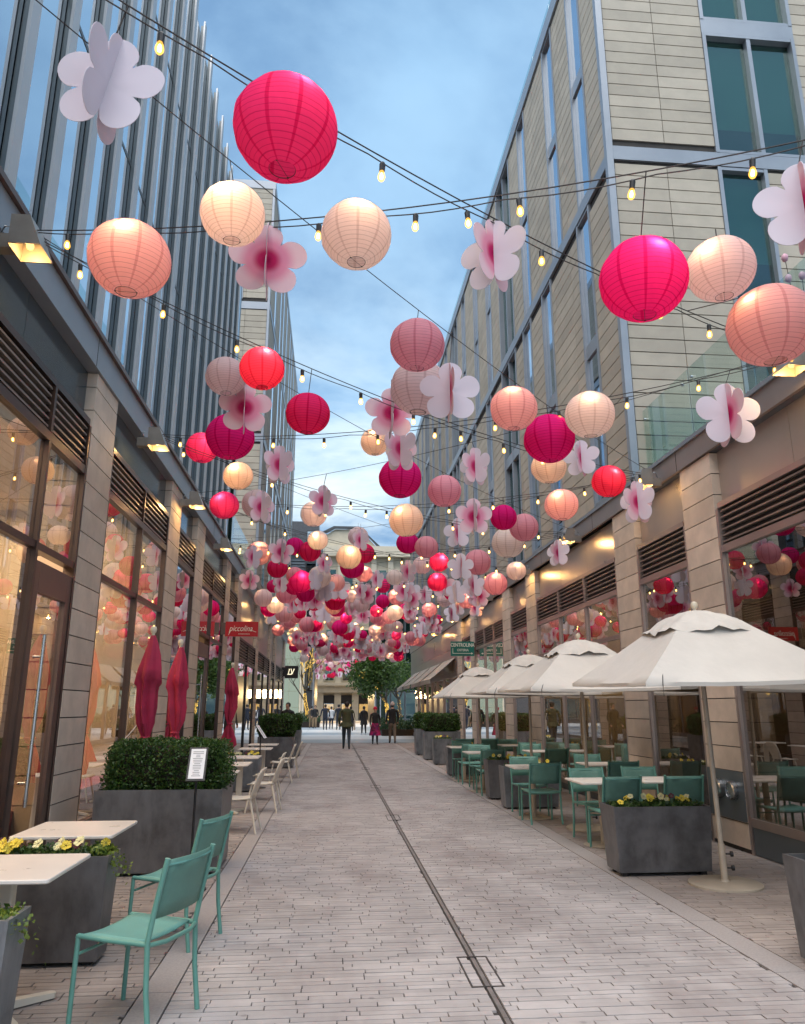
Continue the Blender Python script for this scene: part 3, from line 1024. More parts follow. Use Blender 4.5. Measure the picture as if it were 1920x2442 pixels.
RP = [(8.76, 9.6), (11.3, 12.2), (17.36, 18.24), (20.02, 20.9), (25.25, 26.0), (27.85, 28.85)]
for y0, y1 in RP:
    stone_pillar(right, XR, XR + 0.45, y0, y1, RZT, 0.05, -1)
pR = dict(frame='bronze', pane='shop_glass', top='panel_metal', kickmat='zinc_dark', nsl=6)
shop_bay(right, -1, 2.6, 8.76, RZT, 4.0, 3.53, 3.45, mulls=(5.4,), kick=0.30, **pR)
shop_bay(right, -1, 9.6, 11.3, RZT, 4.0, 3.53, 3.45, kick=0.12, **pR)
shop_bay(right, -1, 12.2, 17.36, RZT, 4.0, 3.53, 3.45, mulls=(13.92, 15.62), kick=0.12, trans_z=2.75, **pR)
shop_bay(right, -1, 18.24, 20.02, RZT, 4.0, 3.53, 3.45, kick=0.12, **pR)
shop_bay(right, -1, 20.9, 25.25, RZT, 4.0, 3.53, 3.45, mulls=(22.3, 23.7), kick=0.12, **pR)
shop_bay(right, -1, 26.0, 27.85, RZT, 4.0, 3.53, 3.45, kick=0.12, **pR)
# bronze shopfront further down, with doors under awnings
fb = MB()
for yy in np.arange(29.0, 44.5, 1.95):
    fb.box(XR + 0.02, XR + 0.14, yy, yy + 0.12, 0.0, 2.75)
fb.box(XR + 0.02, XR + 0.14, 28.87, 46.4, 2.751, 2.95)
fb.box(XR + 0.03, XR + 0.13, 28.87, 46.4, 0.0, 0.2)
fbo = fb.build('shopfront_frame', 'bronze', right)
for yy in np.arange(29.0, 44.5, 1.95):
    piece('pane', fbo, (XR + 0.08, XR + 0.09, yy + 0.12, yy + 1.95, 0.2, 2.75), 'shop_glass_warm')
for i, yy in enumerate(np.arange(28.88, 46.0, 2.2)):
    for z0, z1 in ((2.96, 3.85), (3.86, 4.75)):
        piece('metal_panel', right, (XR + 0.03, XR + 0.07, yy, yy + 2.19, z0, z1), 'panel_metal')
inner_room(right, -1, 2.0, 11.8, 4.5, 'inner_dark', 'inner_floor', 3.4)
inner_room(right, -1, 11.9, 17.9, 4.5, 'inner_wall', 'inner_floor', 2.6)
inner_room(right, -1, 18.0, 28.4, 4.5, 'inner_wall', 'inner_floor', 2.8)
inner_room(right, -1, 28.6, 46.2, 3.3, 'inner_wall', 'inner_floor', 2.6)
area_light('shop_light', (6.8, 6.5, 4.3), 1.5, 6, 34, (1.0, 0.76, 0.48))
area_light('shop_light', (6.4, 14.8, 4.3), 1.5, 5, 45, (1.0, 0.68, 0.34))
area_light('shop_light', (6.5, 23, 4.3), 1.5, 9, 110, (1.0, 0.70, 0.34))
area_light('shop_light', (6.4, 37, 3.1), 1.5, 15, 110, (1.0, 0.62, 0.28))
# two round steel vent caps on a metal plate at the foot of the nearest pier
MB().box(XR - 0.012, XR - 0.001, 8.76, 9.6, 0.335, 0.875).build('vent_plate', 'zinc_dark', right)
for yy in (8.98, 9.30):
    v = MB()
    ring = [(0.105, 0), (0.105, 0.05), (0.088, 0.062), (0.085, 0.045), (0.0, 0.045)]
    t = MB().lathe(ring, n=28)
    v.add([(XR - 0.013 - z_, yy + x_, 0.66 + y_) for x_, y_, z_ in t.v], [f[::-1] for f in t.f])
    vo = v.build('vent_cap', 'steel', right, True)
    for j in range(-3, 4):
        hw = math.sqrt(max(0.0, 0.08 ** 2 - (j * 0.022) ** 2))
        piece('vent_slat', vo, (XR - 0.066, XR - 0.0585, yy - hw, yy + hw, 0.655 + j * 0.022, 0.667 + j * 0.022), 'steel')

# ================================================================== tall cream block beyond the finned offices
cream = empty('clay_tower', (-4, 30, 0))
tag(cream, 'tall pale clay-panelled block rising behind the finned offices on the left', 'building')
CY, CZ = 26.3, 21.9
MB().box(-14, XL - 0.001, CY + 0.001, 46.5, LZT + 0.42, CZ).build('wall', 'joint', cream)
ch = [(-4.6, -3.72, 16.7, 21.5), (-4.6, -3.80, 11.4, 16.2), (-4.6, -3.56, 6.0, 10.9), (-99, 99, 16.28, 16.6), (-99, 99, 10.95, 11.25)]
clad(cream, 'y', CY, -8, XL - 0.06, LZT + 0.45, 21.6, ch, out=-1, cols=[-8, -6.6, -5.6, -4.6, -3.6, XL - 0.06], limit=140)
for zb in (16.28, 10.95):
    MB().box(-8, XL, CY - 0.05, CY - 0.004, zb, zb + 0.3).build('floor_band', 'zinc', cream)
MB().box(-14, XL + 0.05, CY - 0.06, 46.5, 21.6, CZ + 0.05).build('roof_band', 'zinc', cream)
tower_window(cream, 'y', CY, -4.6, -3.72, 16.7, 21.5, None, -1, rec=-0.001, pane='green_glass')
tower_window(cream, 'y', CY, -4.6, -3.80, 11.4, 16.2, None, -1, rec=-0.001, pane='green_glass')
tower_window(cream, 'y', CY, -4.6, -3.56, 6.0, 10.9, None, -1, rec=-0.001, pane='green_glass')
MB().box(XL - 0.055, XL + 0.03, CY - 0.055, CY + 0.05, LZT + 0.45, 21.6).build('corner_post', 'zinc', cream)
cw = [(28.1 + 2.25 * i + (0.5 if i % 3 == 1 else 0), 28.9 + 2.25 * i + (0.5 if i % 3 == 1 else 0)) for i in range(8)]
chx = []
for a, b in cw:
    chx += [(a, b, 6.0, 10.9), (a + 0.5, b + 0.5, 11.4, 16.2), (a, b, 16.7, 21.5)]
clad(cream, 'x', XL, CY + 0.06, 46.4, LZT + 0.45, 21.6, chx + [(0, 99, 16.28, 16.6), (0, 99, 10.95, 11.25)], out=1, colw=1.15, limit=120, name='side_clay_panel')
for a, b in cw:
    for o_, z0, z1 in ((0, 6.0, 10.9), (0.5, 11.4, 16.2), (0, 16.7, 21.5)):
        tower_window(cream, 'x', XL, a + o_, b + o_, z0, z1, None, 1, rec=-0.001)
for zb in (16.28, 10.95):
    MB().box(XL + 0.004, XL + 0.05, CY + 0.06, 46.5, zb, zb + 0.3).build('side_floor_band', 'zinc', cream)
gb = empty('glass_guard', (XL, 21, LZT + 0.4))
tag(gb, 'low glass guard on the left ledge between the fins and the pale tower', 'guard')
for i in range(4):
    piece('glass_panel', gb, (XL - 0.02, XL - 0.005, 19.8 + 1.55 * i, 21.3 + 1.55 * i, LZT + 0.41, LZT + 1.35), 'rail_glass')

# ================================================================== the far side of the plaza
back = empty('stone_building', (3, 104, 0))
tag(back, 'cream classical stone building with pediment closing the end of the street', 'building')
BY = 100.0


def bz(py):
    return CAM_H + (VPY - py) / FPX * BY


def bx(px):
    return (px - VPX) / FPX * BY


MB().box(-9, 14, BY + 0.4, BY + 14, 0, 21.2).build('wall', 'limestone', back)
MB().box(-9.5, 14.5, BY - 0.7, BY + 14.5, 21.2, 22.6).build('cornice', 'limestone_trim', back)
MB().prism([(-9.5, 22.6), (5.5, 22.6), (4.6, 23.6), (3.0, 24.9), (0.0, 24.9), (-1.0, 24.2), (-9.5, 24.2)], lambda u, v_, d: (u, d, v_), BY - 0.3, BY + 9).build('pediment', 'limestone', back)
MB().prism([(-1.2, 24.25), (0.0, 24.95), (3.0, 24.95), (4.7, 23.65), (5.6, 22.65), (6.0, 22.65), (3.2, 25.25), (-0.2, 25.25), (-1.6, 24.5)], lambda u, v_, d: (u, d, v_), BY - 0.7, BY - 0.31).build('pediment_moulding', 'roof_dark', back)
MB().box(-9.2, 14.2, BY - 0.4, BY + 0.4, 3.45, 4.7).build('belt_course', 'limestone_trim', back)
MB().box(-9.2, 14.2, BY - 0.75, BY - 0.401, 4.3, 4.62).build('belt_cornice', 'limestone_trim', back)
for i in range(10):
    x = -8.2 + i * 2.25
    piece('pilaster', back, (x - 0.42, x + 0.42, BY + 0.0, BY + 0.399, 0, 3.44), 'limestone_trim')
    piece('pilaster', back, (x - 0.36, x + 0.36, BY + 0.02, BY + 0.399, 4.71, 21.19), 'limestone_trim')
for i in range(9):
    x = -7.07 + i * 2.25
    f = MB().box(x - 0.7, x + 0.7, BY + 0.2, BY + 0.395, 0.1, 3.1).build('shop_window', 'black_frame', back)
    piece('pane', f, (x - 0.62, x + 0.62, BY + 0.17, BY + 0.198, 0.15, 2.1), 'shop_glass_warm')
    piece('lit_display', f, (x - 0.6, x + 0.6, BY + 0.196, BY + 0.199, 0.9, 2.0), 'lit_shop')
    for z0, z1 in ((4.85, 7.3), (8.6, 11.6), (12.8, 15.8), (17.0, 19.6)):
        f = MB().box(x - 0.68, x + 0.68, BY + 0.3, BY + 0.398, z0, z1).build('window', 'limestone_trim', back)
        piece('pane', f, (x - 0.55, x + 0.55, BY + 0.27, BY + 0.299, z0 + 0.12, z1 - 0.12), 'green_glass')
area_light('street_glow', (2, 97, 3.2), 10, 1.0, 240, (1.0, 0.66, 0.3), (R(-75), 0, 0))

lofts = empty('louvred_block', (-6, 82, 0))
tag(lofts, 'dark louvred block with roof plants beyond the pale tower on the left', 'building')
MB().box(-16, -1.7, 78, 92, 0, 20.6).build('wall', 'dark_clad', lofts)
MB().box(-16, -1.2, 77.4, 92, 17.2, 17.6).build('roof_slab', 'zinc_dark', lofts)
for zi in range(44):
    piece('louvre', lofts, (-4.6, -3.1, 77.86, 77.99, 3 + zi * 0.31, 3.16 + zi * 0.31), 'zinc_dark')
for zi in range(5):
    f = MB().box(-2.95, -1.75, 77.9, 77.99, 3.2 + zi * 3.4, 6.0 + zi * 3.4).build('window', 'black_frame', lofts)
    piece('pane', f, (-2.9, -2.36, 77.86, 77.899, 3.3 + zi * 3.4, 5.9 + zi * 3.4), 'tower_glass')
    piece('pane', f, (-2.34, -1.8, 77.86, 77.899, 3.3 + zi * 3.4, 5.9 + zi * 3.4), 'tower_glass')
MB().box(-1.9, -1.74, 77.3, 77.5, 0, 17.2).build('column', 'zinc', lofts)

mod = empty('glass_block', (9, 82, 0))
tag(mod, 'dark modern glass block with flat canopy beyond the lane on the right', 'building')
MB().box(4.4, 20, 80, 94, 0, 14.6).build('wall', 'dark_clad', mod)
MB().box(3.9, 20, 78.6, 94, 14.6, 15.4).build('roof_canopy', 'zinc_dark', mod)
for zi in range(5):
    for xi in range(5):
        x = 4.6 + xi * 1.5
        f = MB().box(x, x + 1.4, 79.85, 79.99, 0.4 + zi * 2.85, 3.1 + zi * 2.85).build('window', 'zinc_dark', mod)
        piece('pane', f, (x + 0.06, x + 1.34, 79.8, 79.849, 0.5 + zi * 2.85, 3.0 + zi * 2.85), 'green_glass')
for x in (4.35, 4.9, 5.5):
    piece('column', mod, (x, x + 0.12, 78.9, 79.1, 0, 14.59), 'zinc')

lit = empty('lit_glass_wall', (-4.5, 74, 0))
tag(lit, 'pale green glowing patterned glass wall beyond the left shops', 'glass wall')
for i in range(4):
    for j in range(7):
        piece('lit_panel', lit, (-6.95 + i * 0.98, -6.0 + i * 0.98, 74.0, 74.05, 0.1 + j * 1.5, 1.57 + j * 1.5), 'lit_glass')
MB().box(-7.1, -2.65, 74.06, 74.5, 0, 10.7).build('backing', 'limestone_trim', lit)
for x in (-3.0, -2.72):
    piece('corner_mullion', lit, (x, x + 0.12, 73.9, 74.055, 0, 10.7), 'limestone_trim')


# ================================================================== string lights, flood lamps
def catenary(a, b, sag, n=24):
    a, b = Vector(a), Vector(b)
    return [a.lerp(b, i / n) - Vector((0, 0, sag * 4 * (i / n) * (1 - i / n))) for i in range(n + 1)]


bulb_m = MB().lathe([(0.0, -0.068), (0.014, -0.064), (0.022, -0.05), (0.0235, -0.038), (0.019, -0.018), (0.013, 0.0)], n=12, close=False).mesh('bulb')
bulb_m.materials.append(MATS['bulb_glass'])
fil_m = MB().lathe([(0.0, -0.055), (0.0105, -0.05), (0.012, -0.033), (0.006, -0.012), (0.0, -0.01)], n=8).mesh('filament')
fil_m.materials.append(MATS['bulb_glow'])
fil_m.polygons.foreach_set('use_smooth', [True] * len(fil_m.polygons))
bulb_m.polygons.foreach_set('use_smooth', [True] * len(bulb_m.polygons))
sock_m = MB().lathe([(0.017, 0.0), (0.019, 0.05), (0.012, 0.062)], n=8).mesh('socket')
sock_m.materials.append(MATS['socket'])
LA = [(-2.50, 2.3, 5.25), (-2.5, 5.42, 5.22), (-2.5, 9.94, 5.2), (-2.5, 13.0, 5.18), (-2.5, 16.8, 5.2), (-2.5, 20.75, 5.2), (-2.5, 25.8, 5.15), (-2.5, 30.5, 5.15), (-2.5, 36, 5.15), (-2.5, 41.5, 5.15)]
RA = [(4.55, 2.8, 5.0), (4.55, 6.45, 5.0), (4.55, 10.17, 4.9), (4.55, 13.8, 4.86), (4.55, 17.6, 4.88), (4.55, 22.0, 4.86), (4.55, 27.6, 4.85), (4.55, 33, 4.85), (4.55, 39, 4.85)]
WIRES = []
lpos = ['first', 'second', 'third', 'fourth', 'fifth', 'sixth', 'seventh', 'eighth', 'ninth', 'tenth']
for k in range(9):
    if k + 1 < len(RA):
        WIRES.append((LA[k], RA[k + 1], 'slanting away to the right, %s from the camera' % lpos[k]))
    if k < len(RA):
        WIRES.append((LA[k + 1], RA[k], 'slanting away to the left, %s from the camera' % lpos[k]))
rw = random.Random(11)
for a, b, lab in WIRES:
    root = empty('string_light', a)
    tag(root, 'string of warm bulbs ' + lab, 'string lights', 'strings of bulbs zigzagging across the lane')
    pts = catenary(a, b, 0.32)
    MB().tube(pts, 0.0046, 5).build('support_wire', 'wire', root, True)
    # lamp cord clipped under the wire, hanging in small swags
    cp = []
    for i, p in enumerate(catenary(a, b, 0.35, 48)):
        cp.append(p - Vector((0, 0, 0.006 + 0.022 * abs(math.sin(i * math.pi / 6)))))
    MB().tube(cp, 0.0042, 5).build('lamp_cord', 'wire', root, True)
    far = a[1] > 26
    L = (Vector(b) - Vector(a)).length
    n = int(L / 0.66)
    for i in range(1, n + 1):
        t = (i - 0.35) / n
        j = min(47, int(t * 48))
        p = cp[j].lerp(cp[j + 1], t * 48 - j)
        r_ = (rw.uniform(-.12, .12), rw.uniform(-.12, .12), 0)
        if not far:
            so = bpy.data.objects.new('socket', sock_m)
            COL.objects.link(so)
            so.parent = root
            so.location = p - Vector(a) - Vector((0, 0, 0.062))
            so.rotation_euler = r_
        bo = bpy.data.objects.new('bulb', bulb_m)
        COL.objects.link(bo)
        bo.parent = root
        bo.location = p - Vector(a) - Vector((0, 0, 0.062))
        bo.rotation_euler = r_
        fo = bpy.data.objects.new('filament', fil_m)
        COL.objects.link(fo)
        fo.parent = bo
# thin plain hanging wires
TH_ = [(LA[0], RA[2]), (LA[1], RA[3]), (LA[2], RA[4]), (LA[3], RA[1]), (LA[4], RA[2]), (LA[5], RA[3]), (LA[3], RA[5])]
for i, (a, b) in enumerate(TH_):
    a = (a[0], a[1], a[2] + 0.05)
    b = (b[0], b[1], b[2] + 0.05)
    t = MB().tube(catenary(a, b, 0.22), 0.0036, 5).build('hanging_wire', 'wire', None, True)
    tag(t, 'thin dark wire %s, the %s carrying lanterns without bulbs' % ('slanting away to the right' if i < 3 or i == 6 else 'slanting towards the camera on the right', lpos[i]), 'wire', 'plain lantern wires')


def flood(a, side, lab):
    x0 = XL + 0.03 if side > 0 else XR - 0.03
    root = empty('flood_lamp', (x0, a[1], a[2]))
    tag(root, lab, 'flood lamp', 'flood lamps on the ledges')
    s = side
    y, z = a[1], a[2]
    MB().box(x0, x0 + s * 0.15, y - 0.055, y + 0.055, z - 0.19, z - 0.07).build('mounting_arm', 'lamp_housing', root)
    xa, xb = x0 + s * 0.16, x0 + s * 0.40
    pr = [(xa, z + 0.05), (xa, z - 0.20), (xb, z - 0.20), (xb - s * 0.10, z + 0.05)]
    h = MB()
    h.prism(pr, lambda u, v, d: (u, d, v), y - 0.135, y - 0.125)
    h.prism(pr, lambda u, v, d: (u, d, v), y + 0.125, y + 0.135)
    for (u0, v0), (u1, v1) in ((pr[0], pr[1]), (pr[3], pr[2]), (pr[0], pr[3])):
        h.add([(u0, y - 0.1245, v0), (u1, y - 0.1245, v1), (u1, y + 0.1245, v1), (u0, y + 0.1245, v0)], [(0, 1, 2, 3)])
    h.build('housing', 'lamp_housing', root)
    MB().lathe([(0.0, -0.03), (0.022, -0.022), (0.03, 0.0), (0.02, 0.03), (0.0, 0.035)], (xa + s * 0.11, y, z - 0.14), 12).build('lamp', 'flood_glow', root, True)
    MB().tube([(x0 + s * 0.02, y, z - 0.07), (x0 + s * 0.06, y, z + 0.03), (x0 + s * 0.15, y, z + 0.02)], 0.010, 6).build('hook', 'steel', root)
    if 3 < a[1] < 35:
        point_light('flood_light', (xa + s * 0.11, y, z - 0.19), 5.0, (1.0, 0.60, 0.22), 0.04, root)


for i, a in enumerate(LA[1:9]):
    flood(a, 1, 'boxy flood lamp on the left ledge, %s from the camera' % lpos[i])
for i, a in enumerate(RA[1:8]):
    flood(a, -1, 'boxy flood lamp on the right ledge, %s from the camera' % lpos[i])

# ================================================================== lanterns and paper flowers
prof = []
NR = 30
for i in range(NR + 1):
    th = R(16) + (R(180) - R(32)) * i / NR
    prof.append((th, 0.5))
shell = MB()
pp = []
for i in range(NR * 2 + 1):
    th = R(15) + R(150) * i / (NR * 2)
    r = 0.5 * (1.0 - (0.006 if i % 2 == 0 else -0.004))
    pp.append((r * math.sin(th), 0.475 / 0.5 * r * math.cos(th)))
shell.lathe(pp, n=40, close=False)
shell.f = [f[::-1] for f in shell.f]
SH = {}
rim_m = MB()
rim_t = MB()
for zc, rim_m_ in ((pp[-1], rim_m), (pp[0], rim_t)):
    ring = [(zc[0] * math.cos(2 * math.pi * k / 20), zc[0] * math.sin(2 * math.pi * k / 20), zc[1]) for k in range(21)]
    rim_m_.tube(ring, 0.0042, 5, False)
rim_m.tube([(-pp[-1][0], 0, pp[-1][1]), (pp[-1][0], 0, pp[-1][1])], 0.0025, 5)
for sx in (-1, 1):
    rim_m.lathe([(0.0, -0.014), (0.014, 0), (0, 0.014)], (sx * pp[-1][0], 0, pp[-1][1]), 6)
rim_mesh = rim_m.mesh('rim')
rim_mesh.materials.append(MATS['wire'])
rim_top_mesh = rim_t.mesh('top_rim')
rim_top_mesh.materials.append(MATS['wire'])
glow_mesh = MB().lathe([(0, -0.03), (0.021, -0.021), (0.03, 0), (0.021, 0.021), (0, 0.03)], n=8).mesh('glow')
glow_mesh.materials.append(MATS['lantern_glow'])
cord_mesh = MB().box(-.003, .003, -.003, .003, 0, 1).mesh('cord')
cord_mesh.materials.append(MATS['wire'])


def shell_mesh(col0):
    """three slightly different lanterns of each colour: soft dents, sag and an uneven outline"""
    col, k = col0, rl.randrange(3)
    col0 = (col, k)
    if col0 not in SH:
        m = shell.mesh('lantern_shell')
        for v in m.vertices:
            x, y, z = v.co
            a = math.atan2(y, x)
            q = 1 + 0.010 * math.sin(3 * a + k * 2 + z * 5) + 0.008 * math.sin(5 * a - k + z * 9) + 0.006 * math.sin(11 * a + z * 23 + k) - 0.02 * max(0, z) * (k - 1)
            v.co = (x * q, y * q, z * (1 + 0.012 * (k - 1)))
        m.materials.append(PAPER[col])
        m.polygons.foreach_set('use_smooth', [True] * len(m.polygons))
        SH[col0] = m
    return SH[col0]


rl = random.Random(5)
WP = []
for a, b, _l in WIRES:
    WP += catenary(a, b, 0.32, 60)
for a, b in TH_:
    WP += catenary((a[0], a[1], a[2] + 0.05), (b[0], b[1], b[2] + 0.05), 0.22, 60)
WPA = np.array([tuple(p) for p in WP])


def hang(px, py, dpx, dmin, dmax, pref, half=0.475):
    """pick the distance at which a thing of this apparent size hangs just below one of the wires"""
    d = ray(px, py)
    best = None
    for i in range(70):
        D = dmin + (dmax - dmin) * i / 69
        P = Vector((0, 0, CAM_H)) + d * (FPX * D / dpx)
        if P.x < XL + 0.2 + D / 2 or P.x > XR - 0.2 - D / 2:
            continue
        H = np.array((P.x, P.y, P.z + half * D))
        dz = WPA[:, 2] - H[2]
        hd = np.hypot(WPA[:, 0] - H[0], WPA[:, 1] - H[1])
        c = hd + np.where(dz < 0.015, 3.0 + 3 * np.abs(dz), 0.35 * np.abs(dz - 0.08)) + 0.25 * abs(D - pref)
        j = int(np.argmin(c))
        if best is None or c[j] < best[0]:
            best = (c[j], D, P, WP[j])
    if best is None:
        P = Vector((0, 0, CAM_H)) + d * (FPX * dmin / dpx)
        best = (9, dmin, P, P + Vector((0, 0, 0.4)))
    return best


def hang_cord(o, P, D, top, half):
    h0 = Vector((P.x, P.y, P.z + half * D))
    v = top - h0
    if v.length > 1.2 or v.z < 0.005:
        v = Vector((0, 0, 0.12))
    k_ = bpy.data.objects.new('cord', cord_mesh)
    COL.objects.link(k_)
    k_.parent = o
    Mw = Matrix.Translation(P) @ o.rotation_euler.to_matrix().to_4x4() @ Matrix.Scale(D, 4)
    want = Matrix.Translation(h0) @ v.to_track_quat('Z', 'Y').to_matrix().to_4x4() @ Matrix.Diagonal((1, 1, v.length, 1))
    k_.matrix_basis = Mw.inverted() @ want


def put(px, py, dpx, sizes, ztop):
    """depth of a thing of unknown true size: the standard size whose hanging point is nearest the wires"""
    d = ray(px, py)
    best = None
    for D in sizes:
        t = FPX * D / dpx
        p = Vector((0, 0, CAM_H)) + d * t
        e = abs(p.z + D / 2 - ztop)
        if p.x < XL + 0.12 + D / 2 or p.x > XR - 0.12 - D / 2:
            e += 5
        if best is None or e < best[0]:
            best = (e, D, p)
    return best[1], best[2]


def lantern(px, py, d, col, lit, label, group, small=False, P=None, D=None, glowpos=None, rngD=(0.36, 0.68)):
    top = None
    if P is None:
        if small:
            D, P = put(px, py, d, (0.33, 0.36, 0.41, 0.46, 0.51, 0.56, 0.61, 0.66), 4.88)
        else:
            _c, D, P, top = hang(px, py, d, rngD[0], rngD[1], sum(rngD) / 2)
    o = bpy.data.objects.new('paper_lantern', shell_mesh(col))
    COL.objects.link(o)
    o.location = P
    o.scale = (D, D, D)
    o.rotation_euler = (rl.uniform(-.06, .06), rl.uniform(-.06, .06), rl.uniform(0, 6.28))
    tag(o, label, 'lantern', group)
    if not small:
        r_ = bpy.data.objects.new('rim', rim_mesh)
        COL.objects.link(r_)
        r_.parent = o
        r_ = bpy.data.objects.new('top_rim', rim_top_mesh)
        COL.objects.link(r_)
        r_.parent = o
        hang_cord(o, P, D, top, 0.455)
    if lit:
        b_ = bpy.data.objects.new('bulb', glow_mesh)
        COL.objects.link(b_)
        b_.parent = o
        vv = Matrix.Rotation(-o.rotation_euler.z + rl.uniform(-.5, .5), 3, 'Z') @ Vector((-P.x, -P.y, 0)).normalized()
        b_.location = glowpos or tuple(Vector((vv.x, vv.y, rl.uniform(0.35, 0.75))).normalized() * 0.425)
        b_.scale = (0.47 / D * rl.uniform(0.65, 1.1),) * 3
    return o


SKYG = 'large lanterns near the camera'
MIDG = 'lanterns in the middle of the lane'
FARG = 'small lanterns massed down the lane'
LAN = [
    (681.7, 307.7, 246, 'hot pink', 1, 'largest lantern, hot pink, hanging alone against the sky at top'),
    (555, 511, 152, 'cream', 1, 'pale cream-pink lantern in front of the upper flower beside the fins'),
    (309, 618, 190, 'salmon pink', 1, 'big salmon pink lantern beside the nearest flood lamp on the left'),
    (850, 560, 167, 'cream', 1, 'cream lantern hanging alone against the sky below the biggest pink one'),
    (-22, -8, 92, 'peach', 1, 'peach lantern cut off at the top left corner'),
    (1534.5, 666.5, 205, 'magenta', 1, 'big bright magenta lantern in front of the clay-panelled corner'),
    (1718, 642, 158, 'pale pink', 1, 'pale pink lantern touching the big magenta one on the right'),
    (1838, 776, 199, 'salmon pink', 1, 'big glowing salmon lantern above the glass balustrade at right edge'),
    (995, 823, 130, 'rose pink', 0, 'rose pink lantern against the sky, upper of the overlapping central pair'),
    (1000, 925, 138, 'pale pink', 0, 'large pale lantern partly hidden below the rose pink central one'),
    (539, 897.5, 96, 'pale pink', 0, 'pale pink lantern beside the glowing coral one near the fins'),
    (625, 879, 106, 'coral', 1, 'glowing coral red lantern in front of the pale tower'),
    (734, 986.5, 105, 'crimson', 0, 'single crimson lantern against the sky left of centre'),
    (549.6, 1042, 115, 'magenta', 0, 'large magenta lantern below a blush flower by the second flood lamp'),
    (482, 1068, 76, 'hot pink', 1, 'hot pink lantern half hidden behind the magenta one on the left'),
    (568, 1135, 70, 'peach', 1, 'glowing peach lantern below the magenta one on the left'),
    (535, 1205, 69, 'hot pink', 1, 'hot pink lantern beside the third flood lamp on the left'),
    (613, 1202, 72, 'pale pink', 0, 'pale lantern behind a white flower right of the third flood lamp'),
    (894, 1054, 68, 'peach', 1, 'peach lantern half hidden behind two overlapping central flowers'),
    (955, 1140, 102, 'magenta', 0, 'magenta lantern hanging under the central flowers'),
    (1060, 1171, 80, 'rose pink', 0, 'rose pink lantern alone in front of the panelled facade right of centre'),
    (968.5, 1240.6, 82, 'peach', 1, 'glowing cream-peach lantern just right of centre at the sky edge'),
    (748, 1226, 63, 'cream', 1, 'cream lantern behind a mauve flower above the far pediment'),
    (1225, 974, 111, 'salmon pink', 1, 'salmon pink lantern touching the large magenta one in front of the right facade'),
    (1310, 1046, 121, 'magenta', 0, 'large magenta lantern between a salmon and a cream one on the right'),
    (1407, 989, 117, 'cream', 1, 'cream lantern right of the large magenta one before the right facade'),
    (1309, 1113.5, 84, 'peach', 1, 'peach lantern peeping out below the large magenta one on the right'),
    (1452, 1148, 80, 'coral', 1, 'glowing coral red lantern beside the first flood lamp on the right'),
    (1339, 1204, 80, 'salmon pink', 1, 'glowing salmon lantern above the second flood lamp on the right'),
    (1201, 1234, 63, 'magenta', 0, 'small magenta lantern topmost of a three-lantern clump on the right'),
    (1250, 1258, 69, 'rose pink', 0, 'rose lantern rightmost of a three-lantern clump before the facade'),
    (1212, 1294, 78, 'cream', 0, 'cream lantern lowest of a three-lantern clump before the facade'),
    (1139, 1341, 64, 'rose pink', 0, 'rose lantern behind a white flower over the right-hand shops'),
    (1231, 1361.6, 47, 'cream', 1, 'small cream lantern close under the right ledge'),
    (1181.7, 1392, 57, 'rose pink', 1, 'rose lantern lit from behind, left of the small cream one by the right ledge'),
    (1017, 1304.6, 56, 'rose pink', 0, 'rose lantern beside the half-hidden magenta one right of centre'),
    (972, 1295, 54, 'magenta', 0, 'magenta lantern half hidden under the glowing cream-peach one'),
    (1047, 1341, 47, 'crimson', 1, 'crimson lantern with a glowing spot, upper of two stacked ones right of centre'),
    (1043, 1388, 47, 'crimson', 1, 'crimson lantern, lower of two stacked ones right of centre'),
    (1006.6, 1348, 45, 'pale pink', 0, 'pale lantern behind the upper of two stacked crimson ones'),
    (617, 1320, 60, 'salmon pink', 1, 'salmon lantern behind a white flower by the fourth flood lamp'),
    (661.6, 1355, 49, 'crimson', 0, 'crimson lantern under a blush flower before the pale tower'),
    (703, 1303, 44, 'magenta', 0, 'magenta lantern left of a crimson one before the louvred block'),
    (739.5, 1315, 51, 'crimson', 0, 'crimson lantern partly behind a cream one before the louvred block'),
    (758, 1288.6, 49, 'cream', 1, 'cream lantern with a bulb at its edge left of the pediment'),
    (832, 1328, 60, 'peach', 1, 'cream-peach lantern in front of the far stone building'),
    (869.5, 1320, 49, 'crimson', 0, 'crimson lantern under a blush flower before the far stone building'),
    (840, 1352, 58, 'magenta', 0, 'magenta lantern peeping below the cream-peach one before the stone building'),
    (854, 1279, 48, 'pale pink', 0, 'pale lantern behind a blush flower at the pediment'),
]
ORD = {5: (0.55, 0.62), 6: (0.50, 0.60), 7: (0.55, 0.64), 8: (0.40, 0.50), 9: (0.58, 0.68), 10: (0.36, 0.42), 13: (0.58, 0.68), 14: (0.46, 0.56), 17: (0.50, 0.62), 18: (0.60, 0.70), 19: (0.58, 0.66), 22: (0.52, 0.62),
       24: (0.54, 0.60), 23: (0.42, 0.50), 25: (0.44, 0.52), 26: (0.50, 0.58), 29: (0.36, 0.42), 30: (0.44, 0.52), 31: (0.58, 0.66), 32: (0.56, 0.66), 36: (0.46, 0.54), 21: (0.46, 0.56), 40: (0.56, 0.66), 48: (0.56, 0.66), 47: (0.56, 0.66), 45: (0.50, 0.56), 46: (0.44, 0.50)}
for i, (px, py, d, c, lit_, lab) in enumerate(LAN):
    lantern(px, py, d, c, lit_, lab, SKYG if d > 90 else MIDG, rngD=ORD.get(i, (0.40, 0.64)))
